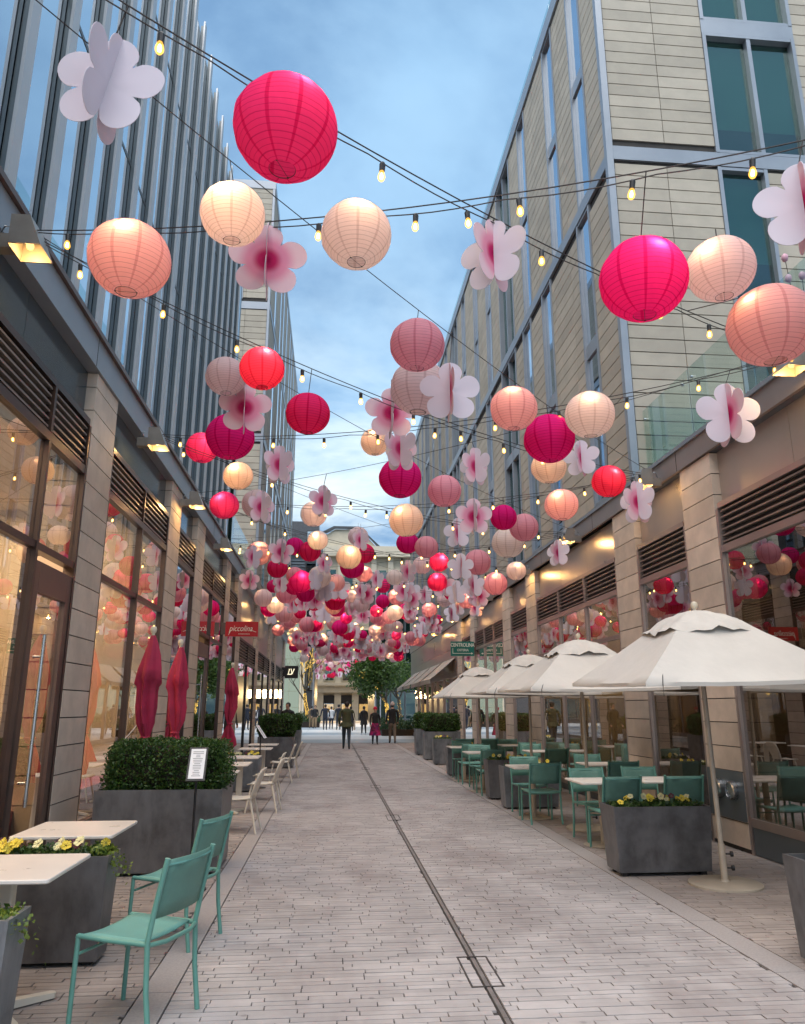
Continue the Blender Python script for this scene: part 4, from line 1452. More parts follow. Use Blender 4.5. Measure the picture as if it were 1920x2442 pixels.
FAR = [(703, 1372, 41, 'rose pink'), (703, 1396, 48, 'crimson'), (762, 1376, 54, 'cream'), (801, 1390, 43, 'salmon pink'), (807, 1411, 49, 'magenta'), (683, 1416, 48, 'rose pink'),
       (657, 1443, 41, 'cream'), (653, 1398, 33, 'hot pink'), (756, 1434, 36, 'cream'), (803, 1452, 39, 'crimson'), (838, 1448, 35, 'cream'), (841, 1423, 33, 'pale pink'), (839, 1462, 32, 'pale pink'),
       (913, 1397, 35, 'crimson'), (941, 1377, 39, 'cream'), (913, 1434, 33, 'magenta'), (898, 1457, 30, 'hot pink'), (947, 1423, 42, 'rose pink'), (966, 1458, 39, 'hot pink'), (977, 1472, 30, 'salmon pink'),
       (1024, 1454, 36, 'rose pink'), (909, 1477, 34, 'rose pink'), (909, 1493, 34, 'salmon pink'), (947, 1495, 28, 'cream'), (933, 1484, 22, 'crimson'), (709, 1469, 37, 'rose pink'), (716, 1462, 28, 'crimson'),
       (684, 1488, 28, 'magenta'), (759, 1493, 28, 'salmon pink'), (797, 1486, 36, 'salmon pink'), (801, 1470, 34, 'pale pink'), (741, 1504, 26, 'magenta'), (701, 1506, 23, 'peach'), (708, 1521, 22, 'crimson'),
       (827, 1504, 30, 'magenta'), (846, 1495, 23, 'pale pink'), (866, 1513, 20, 'magenta'), (1012, 1510, 19, 'crimson'), (931, 1538, 28, 'cream'), (933, 1544, 29, 'pale pink'), (964, 1550, 17, 'crimson'), (1078, 1414, 38, 'magenta'), (1060, 1431, 35, 'pale pink'), (1043, 1478, 25, 'crimson'), (1035, 1490, 22, 'rose pink'),
       (900, 1555, 28, 'rose pink'), (912, 1557, 26, 'pale pink'), (690, 1475, 26, 'cream'), (741, 1520, 20, 'cream'), (765, 1530, 26, 'crimson'), (786, 1543, 22, 'crimson'), (812, 1537, 20, 'cream'), (820, 1522, 24, 'pale pink'), (822, 1550, 20, 'salmon pink'), (856, 1546, 22, 'crimson'), (878, 1527, 22, 'crimson'),
       (900, 1518, 24, 'pale pink'), (916, 1510, 24, 'rose pink'), (950, 1508, 22, 'salmon pink'), (866, 1535, 20, 'cream'), (797, 1570, 18, 'cream'), (828, 1566, 15, 'crimson'), (871, 1556, 15, 'crimson'), (868, 1565, 14, 'pale pink')]
for i, (px, py, d, c) in enumerate(FAR):
    c = {'crimson': 'hot pink', 'cream': 'pale pink'}.get(c, c) if i % 2 else c
    lantern(px, py, d * 1.02, c, rl.random() < 0.38, 'small %s paper lantern in the dense canopy far down the lane' % c, FARG, True)
# the canopy goes on down the lane
for i in range(70):
    P = Vector((rl.uniform(-2.1, 3.9), rl.uniform(17.5, 46), rl.uniform(4.28, 4.66)))
    c = rl.choice(('rose pink', 'pale pink', 'pale pink', 'hot pink', 'magenta', 'rose pink', 'salmon pink', 'crimson', 'cream'))
    lantern(0, 0, 0, c, rl.random() < 0.3, 'small %s paper lantern in the dense canopy far down the lane' % c, FARG, True, P, rl.choice((0.4, 0.46, 0.5, 0.56)))
# second canopy over the far side of the plaza
keys = list(PAPER)
for i in range(46):
    px, py = rl.uniform(758, 896), rl.uniform(1572, 1612)
    Y = rl.uniform(70, 92)
    c = rl.choice(keys)
    P = Vector((0, 0, CAM_H)) + ray(px, py) * (Y / ray(px, py).y)
    lantern(0, 0, 0, c, False, 'tiny %s lantern in the second canopy beyond the plaza' % c, 'tiny lanterns beyond the plaza', True, P, rl.choice((0.42, 0.5, 0.56)))

# --- flowers: two slotted five-petal cards
outl = []
for k in range(80):
    t = 2 * math.pi * k / 80
    r = 0.53 * (0.53 + 0.47 * abs(math.cos(2.5 * t)) ** 0.52)
    outl.append((r * math.sin(t), r * math.cos(t)))
card = MB()
nn = len(outl)
th = 0.0032
vs = [(0, -th, 0)] + [(u, -th, v) for u, v in outl] + [(0, th, 0)] + [(u, th, v) for u, v in outl]
fs = []
for i in range(nn):
    j = (i + 1) % nn
    fs.append((0, 1 + j, 1 + i))
    fs.append((nn + 1, nn + 2 + i, nn + 2 + j))
    fs.append((1 + i, 1 + j, nn + 2 + j, nn + 2 + i))
card.add(vs, fs)
card_m = card.mesh('petal_card')
card_m.materials.append(MATS['petal_card'])
card_m.update()
CARDS = []
import bmesh as _bm
b_ = _bm.new()
b_.from_mesh(card_m)
_bm.ops.recalc_face_normals(b_, faces=b_.faces)
b_.to_mesh(card_m)
b_.free()
for k in range(3):
    q = card_m.copy()
    for v in q.vertices:
        x, y, z = v.co
        r2 = x * x + z * z
        a = math.atan2(z, x)
        v.co = (x * (1 + 0.02 * math.sin(a * 3 + k)), y + 0.035 * r2 * math.sin(2 * a + k * 2.1) + 0.012 * r2 * math.sin(5 * a + k), z * (1 + 0.015 * math.sin(a * 2 + k * 2)))
    CARDS.append(q)


def flower(px, py, wpx, rz, label, group, tilt=0.0, small=False, P=None, D=None, cross=90, rngD=(0.46, 0.70)):
    top = None
    if P is None:
        if small:
            D, P = put(px, py, wpx, (0.42, 0.47, 0.52, 0.57, 0.62), 4.86)
        else:
            _c, D, P, top = hang(px, py, wpx, rngD[0], rngD[1], sum(rngD) / 2, 0.5)
    root = bpy.data.objects.new('paper_flower', rl.choice(CARDS))
    COL.objects.link(root)
    root.location = P
    # face the printed side towards -Y, turned by rz
    root.rotation_euler = (0, R(tilt), R(rz))
    root.scale = (D, D, D)
    tag(root, label, 'paper flower', group)
    c = bpy.data.objects.new('petal_card', rl.choice(CARDS))
    COL.objects.link(c)
    c.parent = root
    c.rotation_euler = (0, 0, R(cross))
    if not small:
        hang_cord(root, P, D, top, 0.5)
    return root


FL = [
    (257.6, 201, 250, 176, 'largest pale lilac flower, tilted, top left in front of the fins', -11),
    (637, 620, 180, 4, 'blush flower with deep pink heart beside the pale tower, below the cream lantern', 0),
    (1177, 607, 172, 48, 'lilac and blush flower hanging in front of the panelled facade under the crossing wires', 0),
    (1918, 490, 215, 160, 'pale flower cut off by the right edge of the picture', 0),
    (584, 972, 122, 5, 'blush flower with pink heart above the large magenta lantern on the left', 0),
    (933, 985, 121, 3, 'mauve flower with dark pink heart left of the pale central lantern', 0),
    (1074, 935, 141, 178, 'plain pale lilac flower right of the pale central lantern', 0),
    (955, 1070, 103, 38, 'flower with folded lilac cards in front of the central magenta lantern', 0),
    (666, 1109, 92, 45, 'lilac flower with pink slot in front of the pale tower', 0),
    (623, 1210, 76, 42, 'white and blush flower before the pale lantern near the third flood lamp', 0),
    (771, 1195, 74, 28, 'mauve flower with dark heart against the sky left of centre', 0),
    (1133, 1113, 90, 40, 'peach-tinted flower with crimson slot in front of the right facade', 0),
    (1386, 1093, 86, 55, 'white flower with pink slot below the cream lantern on the right', 0),
    (1738, 989, 150, 176, 'plain white flower hanging below the glass balustrade on the right', 0),
    (1521, 1198, 99, 28, 'pink flower with magenta heart under the first flood lamp on the right', 0),
    (1331.5, 1319, 62, 40, 'small pink and lilac flower under the second flood lamp on the right', 0),
    (1130, 1232, 86, 2, 'mauve flower with dark heart left of the three-lantern clump', 0),
    (1092, 1271, 70, 60, 'pale flower tucked behind the mauve one left of the three-lantern clump', 0),
    (1099, 1352, 62, 176, 'plain white flower in front of a rose lantern on the right', 0),
    (1130, 1396, 56, 50, 'white and pink flower below the plain white one on the right', 0),
    (670.5, 1316, 62, 22, 'blush flower above a crimson lantern before the pale tower', 0),
    (603, 1329, 56, 58, 'bluish white flower beside the fourth flood lamp on the left', 0),
    (860, 1288, 52, 40, 'blush flower in front of the pale lantern at the pediment', 0),
    (973.7, 1363, 52, 36, 'pale flower with pink slot right of centre below the rose lantern', 0),
    (899, 1382, 44, 42, 'mauve flower with dark heart before the dark glass block', 0),
    (773.5, 1344, 48, 40, 'mauve flower between two crimson lanterns left of the stone building', 0),
]
FORD = {4: (0.46, 0.52), 5: (0.56, 0.64), 6: (0.46, 0.54), 7: (0.46, 0.52), 9: (0.46, 0.52), 10: (0.46, 0.54), 12: (0.46, 0.52), 16: (0.46, 0.54), 17: (0.56, 0.64), 18: (0.46, 0.52), 21: (0.46, 0.52), 22: (0.44, 0.50)}
for i, (px, py, wd, rz, lab, tl) in enumerate(FL):
    flower(px, py, wd, rz, lab, 'paper flowers near the camera' if wd > 80 else 'paper flowers in the middle of the lane', tl, rngD=FORD.get(i, (0.46, 0.68)))
FF = [(1094, 1449, 36), (1135, 1449, 44), (977, 1409, 49), (1015, 1419, 42), (977, 1437, 40), (861, 1409, 42), (731, 1402, 38), (790, 1435, 42), (723, 1438, 38), (753, 1464, 36), (865, 1468, 40), (828, 1493, 32),
      (927, 1472, 30), (722, 1503, 26), (760, 1510, 24), (976, 1458, 34), (1015, 1480, 34), (996, 1500, 26), (933, 1510, 25), (890, 1519, 26), (874, 1524, 22), (844, 1534, 27), (795, 1514, 28), (802, 1527, 24),
      (716, 1534, 24), (725, 1525, 22), (752, 1534, 24), (780, 1538, 24), (799, 1557, 24), (855, 1559, 22), (886, 1552, 22), (940, 1570, 18), (947, 1550, 22), (984, 1524, 24), (968, 1527, 24), (954, 1534, 24), (1030, 1497, 24), (1043, 1500, 24)]
for px, py, wd in FF:
    flower(px, py, wd * 1.03, rl.choice((0, 20, 40, 55, 178, -35)), 'small white and pink flower in the dense canopy far down the lane', 'small flowers massed down the lane', 0, True)
for i in range(66):
    P = Vector((rl.uniform(-2.1, 3.9), rl.uniform(17.5, 46), rl.uniform(4.25, 4.62)))
    flower(0, 0, 0, rl.choice((0, 20, 40, 55, 178, -35, 150)), 'small white and pink flower in the dense canopy far down the lane', 'small flowers massed down the lane', 0, True, P, rl.choice((0.48, 0.55, 0.6)))
for i in range(52):
    px, py = rl.uniform(755, 898), rl.uniform(1572, 1614)
    Y = rl.uniform(70, 92)
    P = Vector((0, 0, CAM_H)) + ray(px, py) * (Y / ray(px, py).y)
    flower(0, 0, 0, rl.uniform(-60, 60), 'tiny flower in the second canopy beyond the plaza', 'tiny flowers beyond the plaza', 0, True, P, rl.choice((0.5, 0.56, 0.6)))


# ================================================================== furniture
def make_chair():
    """stacking metal chair with sling seat and back; local: faces +Y, origin on the ground below the seat centre"""
    t = empty('metal_chair')
    W2, D2 = 0.225, 0.215
    for sx in (-1, 1):
        MB().tube([(sx * W2, D2, 0.0), (sx * W2, D2 - 0.005, 0.25), (sx * W2, D2 - 0.012, 0.445)], 0.0135, 10).build('leg', 'teal', t, True)
        MB().tube([(sx * W2, -D2 - 0.045, 0.0), (sx * W2, -D2 - 0.012, 0.22), (sx * W2, -D2, 0.44), (sx * W2, -D2 - 0.03, 0.6), (sx * W2, -D2 - 0.085, 0.84)], 0.0145, 10).build('leg', 'teal', t, True)
        MB().tube([(sx * W2, D2 - 0.012, 0.44), (sx * W2, 0.0, 0.432), (sx * W2, -D2, 0.43)], 0.0135, 10).build('side_rail', 'teal', t, True)
    MB().tube([(-W2, -D2, 0.425), (-W2 * .5, -D2 - 0.035, 0.42), (W2 * .5, -D2 - 0.035, 0.42), (W2, -D2, 0.425)], 0.012, 8).build('rear_rail', 'teal', t, True)
    MB().tube([(-W2, D2 - 0.03, 0.36), (W2, D2 - 0.03, 0.36)], 0.008, 8).build('stretcher', 'teal', t, True)
    s = MB()
    ny, nx = 8, 6
    for j in range(ny + 1):
        for i in range(nx + 1):
            u, v = i / nx * 2 - 1, j / ny
            s.v.append((u * (W2 - 0.004), D2 + 0.012 - v * (2 * D2 - 0.02), 0.452 - 0.014 * (1 - u * u) - 0.012 * v + (-0.02 * max(0, 0.12 - v) / 0.12)))
    for j in range(ny):
        for i in range(nx):
            a = j * (nx + 1) + i
            s.f.append((a, a + nx + 1, a + nx + 2, a + 1))
    so = s.build('seat', 'teal_seat', t, True)
    so.modifiers.new('thick', 'SOLIDIFY').thickness = 0.006
    bk_ = MB()
    for j in range(5):
        for i in range(nx + 1):
            u, v = i / nx * 2 - 1, j / 4
            z = 0.545 + v * 0.285
            y = -D2 - 0.018 - (z - 0.545) / 0.3 * 0.068 - 0.03 * (1 - u * u)
            bk_.v.append((u * (W2 - 0.004), y, z))
    for j in range(4):
        for i in range(nx):
            a = j * (nx + 1) + i
            bk_.f.append((a, a + 1, a + nx + 2, a + nx + 1))
    bo = bk_.build('backrest', 'teal_mesh', t, True)
    bo.modifiers.new('thick', 'SOLIDIFY').thickness = 0.005
    MB().tube([(-W2, -D2 - 0.075, 0.805), (-W2 * .5, -D2 - 0.1, 0.803), (W2 * .5, -D2 - 0.1, 0.803), (W2, -D2 - 0.075, 0.805)], 0.007, 8).build('top_bar', 'teal_seat', t, True)
    return t


chair0 = make_chair()
cu = [False]


def chair(x, y, deg, label):
    o = chair0 if not cu[0] else copy_tree(chair0)
    cu[0] = True
    o.location = (x, y, 0)
    o.rotation_euler = (0, 0, R(deg))
    tag(o, label, 'chair', 'teal metal chairs')
    return o


chair(-1.02, 4.66, 68, 'nearest teal chair, facing the white tables, lower left corner')
chair(-1.09, 6.08, 70, 'teal chair behind the nearest one on the left, beside the big hedge planter')
chair(3.33, 9.18, 3, 'teal chair with its back to the camera just behind the nearest right planter')
chair(4.1, 9.2, -2, 'teal chair beside the beige umbrella pole, backed towards the camera near the round vents')
chair(3.36, 9.86, 184, 'teal chair facing the camera at the left end of the nearest right table')
chair(4.1, 10.02, 178, 'teal chair facing the camera across the nearest right table, towards the window')
chair(3.06, 11.42, 2, 'teal chair backed to the camera in front of the second planter on the right')
chair(3.12, 12.28, 181, 'teal chair facing the camera at the table before the second right planter')
chair(4.30, 11.62, 0, 'teal chair backed to the camera by the stone pier behind the nearest tables')
chair(4.36, 12.85, 181, 'teal chair facing the camera by the window behind the second umbrella pole')
chair(3.06, 15.02, 1, 'teal chair backed to the camera just past the third right planter')
chair(3.12, 16.12, 180, 'teal chair facing the camera past the third right planter')
chair(4.34, 15.2, 3, 'teal chair backed to the camera under the second umbrella beside the window')
chair(4.36, 16.6, 182, 'teal chair facing the camera under the third umbrella by the window')
chair(3.06, 17.2, 2, 'teal chair backed to the camera at the table under the third umbrella')
chair(3.12, 18.35, 180, 'teal chair facing the camera just before the fourth right planter')
chair(4.36, 17.9, 20, 'teal chair turned aside by the third umbrella pole')
chair(4.38, 19.0, 178, 'teal chair facing the camera by the window near the far umbrella')
chair(3.38, 20.0, 2, 'farthest teal chair backed to the camera beside the lane')
chair(4.05, 20.15, -2, 'farthest teal chair backed to the camera beside the shop window')


def rounded(x0, x1, y0, y1, r, n=4):
    pts = []
    for cx_, cy_, a0 in ((x1 - r, y1 - r, 0), (x0 + r, y1 - r, 90), (x0 + r, y0 + r, 180), (x1 - r, y0 + r, 270)):
        for k in range(n + 1):
            a = R(a0 + 90 * k / n)
            pts.append((cx_ + r * math.cos(a), cy_ + r * math.sin(a)))
    return pts


def make_table(wx, wy, h, base):
    t = empty('cafe_table')
    tp = MB()
    lay = [(0.006, h - 0.024), (0.0, h - 0.018), (0.0, h - 0.006), (0.0018, h - 0.0018), (0.006, h)]
    for ins, z in lay:
        tp.v += [(u, v, z) for u, v in rounded(-wx / 2 + ins, wx / 2 - ins, -wy / 2 + ins, wy / 2 - ins, 0.03 - ins * 0.5)]
    q_ = len(tp.v) // len(lay)
    for j in range(len(lay) - 1):
        for i in range(q_):
            i2 = (i + 1) % q_
            tp.f.append((j * q_ + i, j * q_ + i2, (j + 1) * q_ + i2, (j + 1) * q_ + i))
    tp.f += [tuple(range(q_))[::-1], tuple(range(q_ * (len(lay) - 1), q_ * len(lay)))]
    tp.build('table_top', 'table_white', t)
    MB().box(-0.14, 0.14, -0.14, 0.14, h - 0.034, h - 0.0245).build('top_plate', 'pole_beige', t)
    if base == 'disc':
        MB().tube([(0, 0, 0.018), (0, 0, h - 0.035)], 0.038, 14).build('column', 'pole_beige', t, True)
        MB().lathe([(0.24, 0.0), (0.245, 0.008), (0.05, 0.022), (0.0, 0.022)], n=28).build('base', 'pole_beige', t, True)
    else:
        MB().prism(rounded(-0.055, 0.055, -0.035, 0.035, 0.015), lambda u, v, d: (u, v, d), 0.04, h - 0.035).build('column', 'cream_plastic', t)
        for a in (40, 130, 220, 310):
            c_, s_ = math.cos(R(a)), math.sin(R(a))
            m = MB()
            m.prism(rounded(0.0, 0.34, -0.028, 0.028, 0.02), lambda u, v, d: (u * c_ - v * s_, u * s_ + v * c_, d + (0.02 if d > 0.02 else 0) * (1 - u / 0.34)), 0.008 + (a % 90) * 1e-5, 0.034 + (a % 90) * 1e-5)
            m.build('foot', 'cream_plastic', t)
    return t


tabA = make_table(0.70, 0.74, 0.735, 'cross')
tabB = make_table(0.70, 0.70, 0.74, 'disc')
used = {}


def table(proto, x, y, label, rz=0, sx=1.0):
    o = proto if proto.name not in used else copy_tree(proto)
    used[proto.name] = 1
    o.location = (x, y, 0)
    o.rotation_euler = (0, 0, R(rz))
    tag(o, label, 'table', 'white cafe tables')
    return o


table(tabA, -1.79, 4.79, 'nearest white table at the left edge, in front of the pansy planter', 0)
table(tabA, -1.85, 6.19, 'white table just behind the nearest pansy planter on the left', 0)
for y, l in ((11.15, 'white table on the left, first past the big hedge planter'), (12.85, 'white table on the left beside the nearest cream chair'), (14.6, 'white table on the left by the small pansy planter'), (17.5, 'white table on the left, second from the far hedge planter'), (19.4, 'white table on the left closest to the far hedge planter')):
    table(tabA, -1.62, y, l)
for x, y, l in ((3.30, 9.5, 'pale table between four teal chairs, nearest on the right'), (4.10, 9.58, 'pale table beside the window in the nearest right group'), (3.06, 11.82, 'pale table in front of the second right planter'), (4.32, 12.25, 'pale table by the pier under the second umbrella'),
                (3.02, 15.55, 'pale table past the third right planter beside the lane'), (4.34, 15.9, 'pale table by the window under the second umbrella'), (3.02, 17.75, 'pale table before the fourth right planter'), (4.36, 18.45, 'pale table by the window under the far umbrella')):
    table(tabB, x, y, l)


def make_shell_chair():
    """moulded cream chair, splayed tube legs; faces +Y"""
    t = empty('shell_chair')
    s = MB()
    ny, nx = 8, 8
    for j in range(ny + 1):
        for i in range(nx + 1):
            u, v = i / nx * 2 - 1, j / ny
            wv = 0.215 * (1 - 0.10 * v) * (1 if v > 0.08 else 0.94)
            s.v.append((u * wv, 0.215 - v * 0.41, 0.452 - 0.012 * (1 - u * u) - 0.018 * math.sin(v * 3.14) - 0.02 * max(0, 0.1 - v) / 0.1))
    for j in range(ny):
        for i in range(nx):
            a = j * (nx + 1) + i
            s.f.append((a, a + nx + 1, a + nx + 2, a + 1))
    o = s.build('seat', 'cream_plastic', t, True)
    o.modifiers.new('thick', 'SOLIDIFY').thickness = 0.016
    b = MB()
    for j in range(9):
        for i in range(nx + 1):
            u, v = i / nx * 2 - 1, j / 8
            wv = 0.185 + 0.035 * math.sin(v * 2.2) - 0.03 * max(0, v - 0.85) / 0.15 * abs(u)
            y = -0.185 - 0.13 * v ** 1.15 - 0.035 * (1 - u * u)
            b.v.append((u * wv, y, 0.44 + v * 0.37 - 0.02 * abs(u) ** 3 * v))
    for j in range(8):
        for i in range(nx):
            a = j * (nx + 1) + i
            b.f.append((a, a + 1, a + nx + 2, a + nx + 1))
    o = b.build('backrest', 'cream_plastic', t, True)
    o.modifiers.new('thick', 'SOLIDIFY').thickness = 0.014
    for sx in (-1, 1):
        MB().tube([(sx * 0.165, 0.14, 0.435), (sx * 0.215, 0.225, 0.0)], [0.017, 0.012], 10).build('leg', 'cream_plastic', t, True)
        MB().tube([(sx * 0.16, -0.17, 0.435), (sx * 0.215, -0.275, 0.0)], [0.017, 0.012], 10).build('leg', 'cream_plastic', t, True)
    return t


sc0 = make_shell_chair()
for i, (x, y, d, l) in enumerate(((-1.06, 12.92, 84, 'nearest whole cream chair, beside the lane on the left'), (-1.14, 14.5, 88, 'cream chair second along the lane edge on the left'), (-1.1, 17.75, 92, 'cream chair third along the lane, before the far left hedge'),
                                  (-1.0, 19.0, 90, 'cream chair closest to the far left hedge planter'), (-1.2, 10.9, 86, 'cream chair mostly hidden behind the big left hedge planter'), (-2.2, 15.4, -90, 'cream chair against the left shop window behind the closed umbrella'))):
    o = sc0 if i == 0 else copy_tree(sc0)
    o.location = (x, y, 0)
    o.rotation_euler = (0, 0, R(d))
    tag(o, l, 'chair', 'cream moulded chairs')


# ---------------------------------------------------------------- planters and plants
def leaf_cloud(name, pts, size, mat, parent, seed=1, flat=0.0, aspect=0.55):
    """many small leaf blades at the given points"""
    rs = np.random.RandomState(seed)
    p = np.asarray(pts, float)
    n = len(p)
    d = rs.normal(size=(n, 3))
    d[:, 2] = d[:, 2] * (1 - flat) + 0.35
    d /= np.linalg.norm(d, axis=1)[:, None]
    u = np.cross(d, rs.normal(size=(n, 3)))
    u /= np.linalg.norm(u, axis=1)[:, None]
    sz = size * rs.uniform(0.7, 1.35, n)[:, None]
    a = p - d * sz * 0.5
    b = p + u * sz * aspect * 0.5
    c = p + d * sz * 0.5
    e = p - u * sz * aspect * 0.5
    q = np.asarray(org(parent))
    V = np.stack([a, b, c, e], 1).reshape(-1, 3) - q
    m = bpy.data.meshes.new(name)
    m.vertices.add(4 * n)
    m.vertices.foreach_set('co', V.ravel())
    m.loops.add(4 * n)
    m.loops.foreach_set('vertex_index', np.arange(4 * n))
    m.polygons.add(n)
    m.polygons.foreach_set('loop_start', np.arange(n) * 4)
    try:
        m.polygons.foreach_set('loop_total', np.full(n, 4))
    except Exception:
        pass
    m.update(calc_edges=True)
    m.validate()
    m.materials.append(MATS[mat])
    o = bpy.data.objects.new(name, m)
    COL.objects.link(o)
    o.parent = parent
    return o


def planter(x0, x1, y0, y1, h, label, mat='planter', taper=0.03, wheels=0.03):
    cx_, cy_ = (x0 + x1) / 2, (y0 + y1) / 2
    t = empty('planter_box', (cx_, cy_, 0))
    tag(t, label, 'planter', 'zinc planter boxes')
    m = MB()
    a, b = (x1 - x0) / 2, (y1 - y0) / 2
    lo = [(-a + taper, -b + taper), (a - taper, -b + taper), (a - taper, b - taper), (-a + taper, b - taper)]
    hi = [(-a, -b), (a, -b), (a, b), (-a, b)]
    inn = [(-a + .022, -b + .022), (a - .022, -b + .022), (a - .022, b - .022), (-a + .022, b - .022)]
    vs = [(cx_ + p, cy_ + q, wheels) for p, q in lo] + [(cx_ + p, cy_ + q, h) for p, q in hi] + [(cx_ + p, cy_ + q, h) for p, q in inn] + [(cx_ + p, cy_ + q, h - 0.1) for p, q in inn]
    fs = [(3, 2, 1, 0)]
    for k in range(3):
        for i in range(4):
            j = (i + 1) % 4
            fs.append((4 * k + i, 4 * k + j, 4 * k + 4 + j, 4 * k + 4 + i))
    m.add(vs, fs)
    m.build('box', mat, t)
    MB().box(cx_ - a + .023, cx_ + a - .023, cy_ - b + .023, cy_ + b - .023, h - 0.098, h - 0.05).build('soil', 'soil', t)
    for sx in (-1, 1):
        for sy in (-1, 1):
            px_, py_ = cx_ + sx * (a - 0.1), cy_ + sy * (b - 0.1)
            MB().box(px_ - 0.03, px_ + 0.03, py_ - 0.03, py_ + 0.03, 0.002, wheels).build('foot', 'black', t)
    return t


def hedge(x0, x1, y0, y1, z0, z1, label, n=9000, size=0.03, seed=1, mat='box_leaf'):
    cx_, cy_ = (x0 + x1) / 2, (y0 + y1) / 2
    t = empty('boxwood_hedge', (cx_, cy_, z0))
    tag(t, label, 'hedge', 'clipped box hedges')
    rs = np.random.RandomState(seed)
    L = np.array([(x1 - x0) / 2, (y1 - y0) / 2, (z1 - z0) / 2])
    c = np.array([cx_, cy_, (z0 + z1) / 2])
    p = rs.uniform(-1, 1, (n * 3, 3))
    e = (np.abs(p) ** 5).sum(1) ** 0.2
    p = p / e[:, None] * rs.uniform(0.80, 1.0, (n * 3, 1)) ** 1.0
    bump = 0.05 * np.sin(p[:, 0] * L[0] * 17 + 1.3) * np.sin(p[:, 2] * L[2] * 15) + 0.05 * np.sin(p[:, 1] * L[1] * 14 + p[:, 0] * L[0] * 9) + rs.normal(0, 0.018, len(p))
    keep = rs.permutation(len(p))[:n]
    q = (p * L * (1 + bump[:, None] * 0.55 / max(L.max(), 0.3)) + c)[keep]
    leaf_cloud('foliage', q, size, mat, t, seed)
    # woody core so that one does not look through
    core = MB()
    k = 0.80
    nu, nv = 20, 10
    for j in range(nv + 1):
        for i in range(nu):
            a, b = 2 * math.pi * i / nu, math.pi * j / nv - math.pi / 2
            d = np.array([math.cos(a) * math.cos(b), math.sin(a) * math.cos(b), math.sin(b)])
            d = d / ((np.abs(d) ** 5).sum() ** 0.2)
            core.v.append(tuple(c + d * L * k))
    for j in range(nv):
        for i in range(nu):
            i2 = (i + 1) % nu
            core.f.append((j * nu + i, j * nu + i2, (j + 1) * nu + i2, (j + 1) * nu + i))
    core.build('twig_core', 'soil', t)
    return t


def blossom_mesh(mat):
    m = MB()
    for k in range(5):
        a = R(72 * k + 18)
        cx_, cy_ = 0.014 * math.cos(a), 0.014 * math.sin(a)
        base = len(m.v)
        m.v.append((cx_ * 0.2, cy_ * 0.2, 0.0))
        for i in range(7):
            b = a - 1.25 + 2.5 * i / 6
            m.v.append((cx_ + 0.0155 * math.cos(b), cy_ + 0.0155 * math.sin(b), 0.004 + 0.003 * math.sin(i * 2.1 + k)))
        for i in range(6):
            m.f.append((base, base + 1 + i, base + 2 + i))
    q = m.mesh('blossom')
    q.materials.append(MATS[mat])
    return q


BLO = {k: blossom_mesh(k) for k in ('pansy_yellow', 'pansy_cream', 'pansy_dark')}


def pansies(x0, x1, y0, y1, z, label, n=1300, nb=14, seed=1, lime=True, h=0.10):
    cx_, cy_ = (x0 + x1) / 2, (y0 + y1) / 2
    t = empty('pansy_bed', (cx_, cy_, z - 0.05))
    tag(t, label, 'flowers', 'pansies in the planters')
    rs = np.random.RandomState(seed)
    x = rs.uniform(x0 + .02, x1 - .02, n)
    y = rs.uniform(y0 + .02, y1 - .02, n)
    hh = h * (0.45 + 0.55 * (0.5 + 0.5 * np.sin(x * 21 + seed) * np.sin(y * 25 + 2)))
    zz_ = z - 0.05 + rs.uniform(0, 1, n) ** 0.7 * hh
    leaf_cloud('foliage', np.stack([x, y, zz_], 1), 0.036, 'pansy_leaf', t, seed, aspect=0.7)
    if lime:
        m = int(n * 0.35)
        x = rs.normal(x1 - 0.05, 0.07, m)
        y = rs.uniform(y0, y1, m)
        zz_ = z - 0.05 + rs.uniform(0, 1, m) * h * 0.85 - np.maximum(0, x - x1) * 1.2
        leaf_cloud('trailing_foliage', np.stack([x, y, zz_], 1), 0.022, 'lime_leaf', t, seed + 5, aspect=0.8)
    for i in range(nb):
        k = ('pansy_yellow', 'pansy_yellow', 'pansy_cream', 'pansy_cream', 'pansy_dark')[i % 5] if i % 7 else 'pansy_yellow'
        o = bpy.data.objects.new('blossom', BLO[k])
        COL.objects.link(o)
        o.parent = t
        X, Y = rs.uniform(x0 + .04, x1 - .06), rs.uniform(y0 + .02, y1 - .04)
        o.location = (X - cx_, Y - cy_, h * rs.uniform(0.85, 1.25))
        o.rotation_euler = (R(rs.uniform(35, 85)), R(rs.uniform(-20, 20)), R(rs.uniform(-50, 50)))
        s = rs.uniform(0.9, 1.35)
        o.scale = (s, s, s)
    return t


planter(-2.35, -1.43, 5.50, 5.80, 0.655, 'dark zinc planter with pansies between the two nearest white tables', 'planter')
pansies(-2.33, -1.45, 5.52, 5.78, 0.655, 'yellow pansies and trailing greens in the nearest left planter', 1700, 20, 3, h=0.11)
planter(-2.4, -1.47, 4.02, 4.3, 0.64, 'zinc planter cut off at the lower left corner of the picture', 'planter_zinc')
pansies(-2.38, -1.49, 4.04, 4.28, 0.64, 'lime green trailing plant in the planter at the lower left corner', 700, 3, 9, h=0.08)
planter(-2.33, -1.07, 8.2, 9.05, 0.80, 'large dark planter carrying the big box hedge on the left', 'planter', 0.02)
hedge(-2.32, -1.05, 8.2, 9.05, 0.72, 1.28, 'big clipped box hedge in the nearest large planter, left', 21000, 0.030, 2)
planter(-2.15, -1.35, 15.75, 16.1, 0.66, 'small zinc planter with pansies by the cream chairs', 'planter_zinc')
pansies(-2.13, -1.37, 15.77, 16.08, 0.66, 'pale yellow pansies beside the cream chairs on the left', 700, 14, 12, False)
planter(-1.98, -1.0, 21.7, 22.5, 0.82, 'dark planter under the far box hedge on the left', 'planter', 0.015)
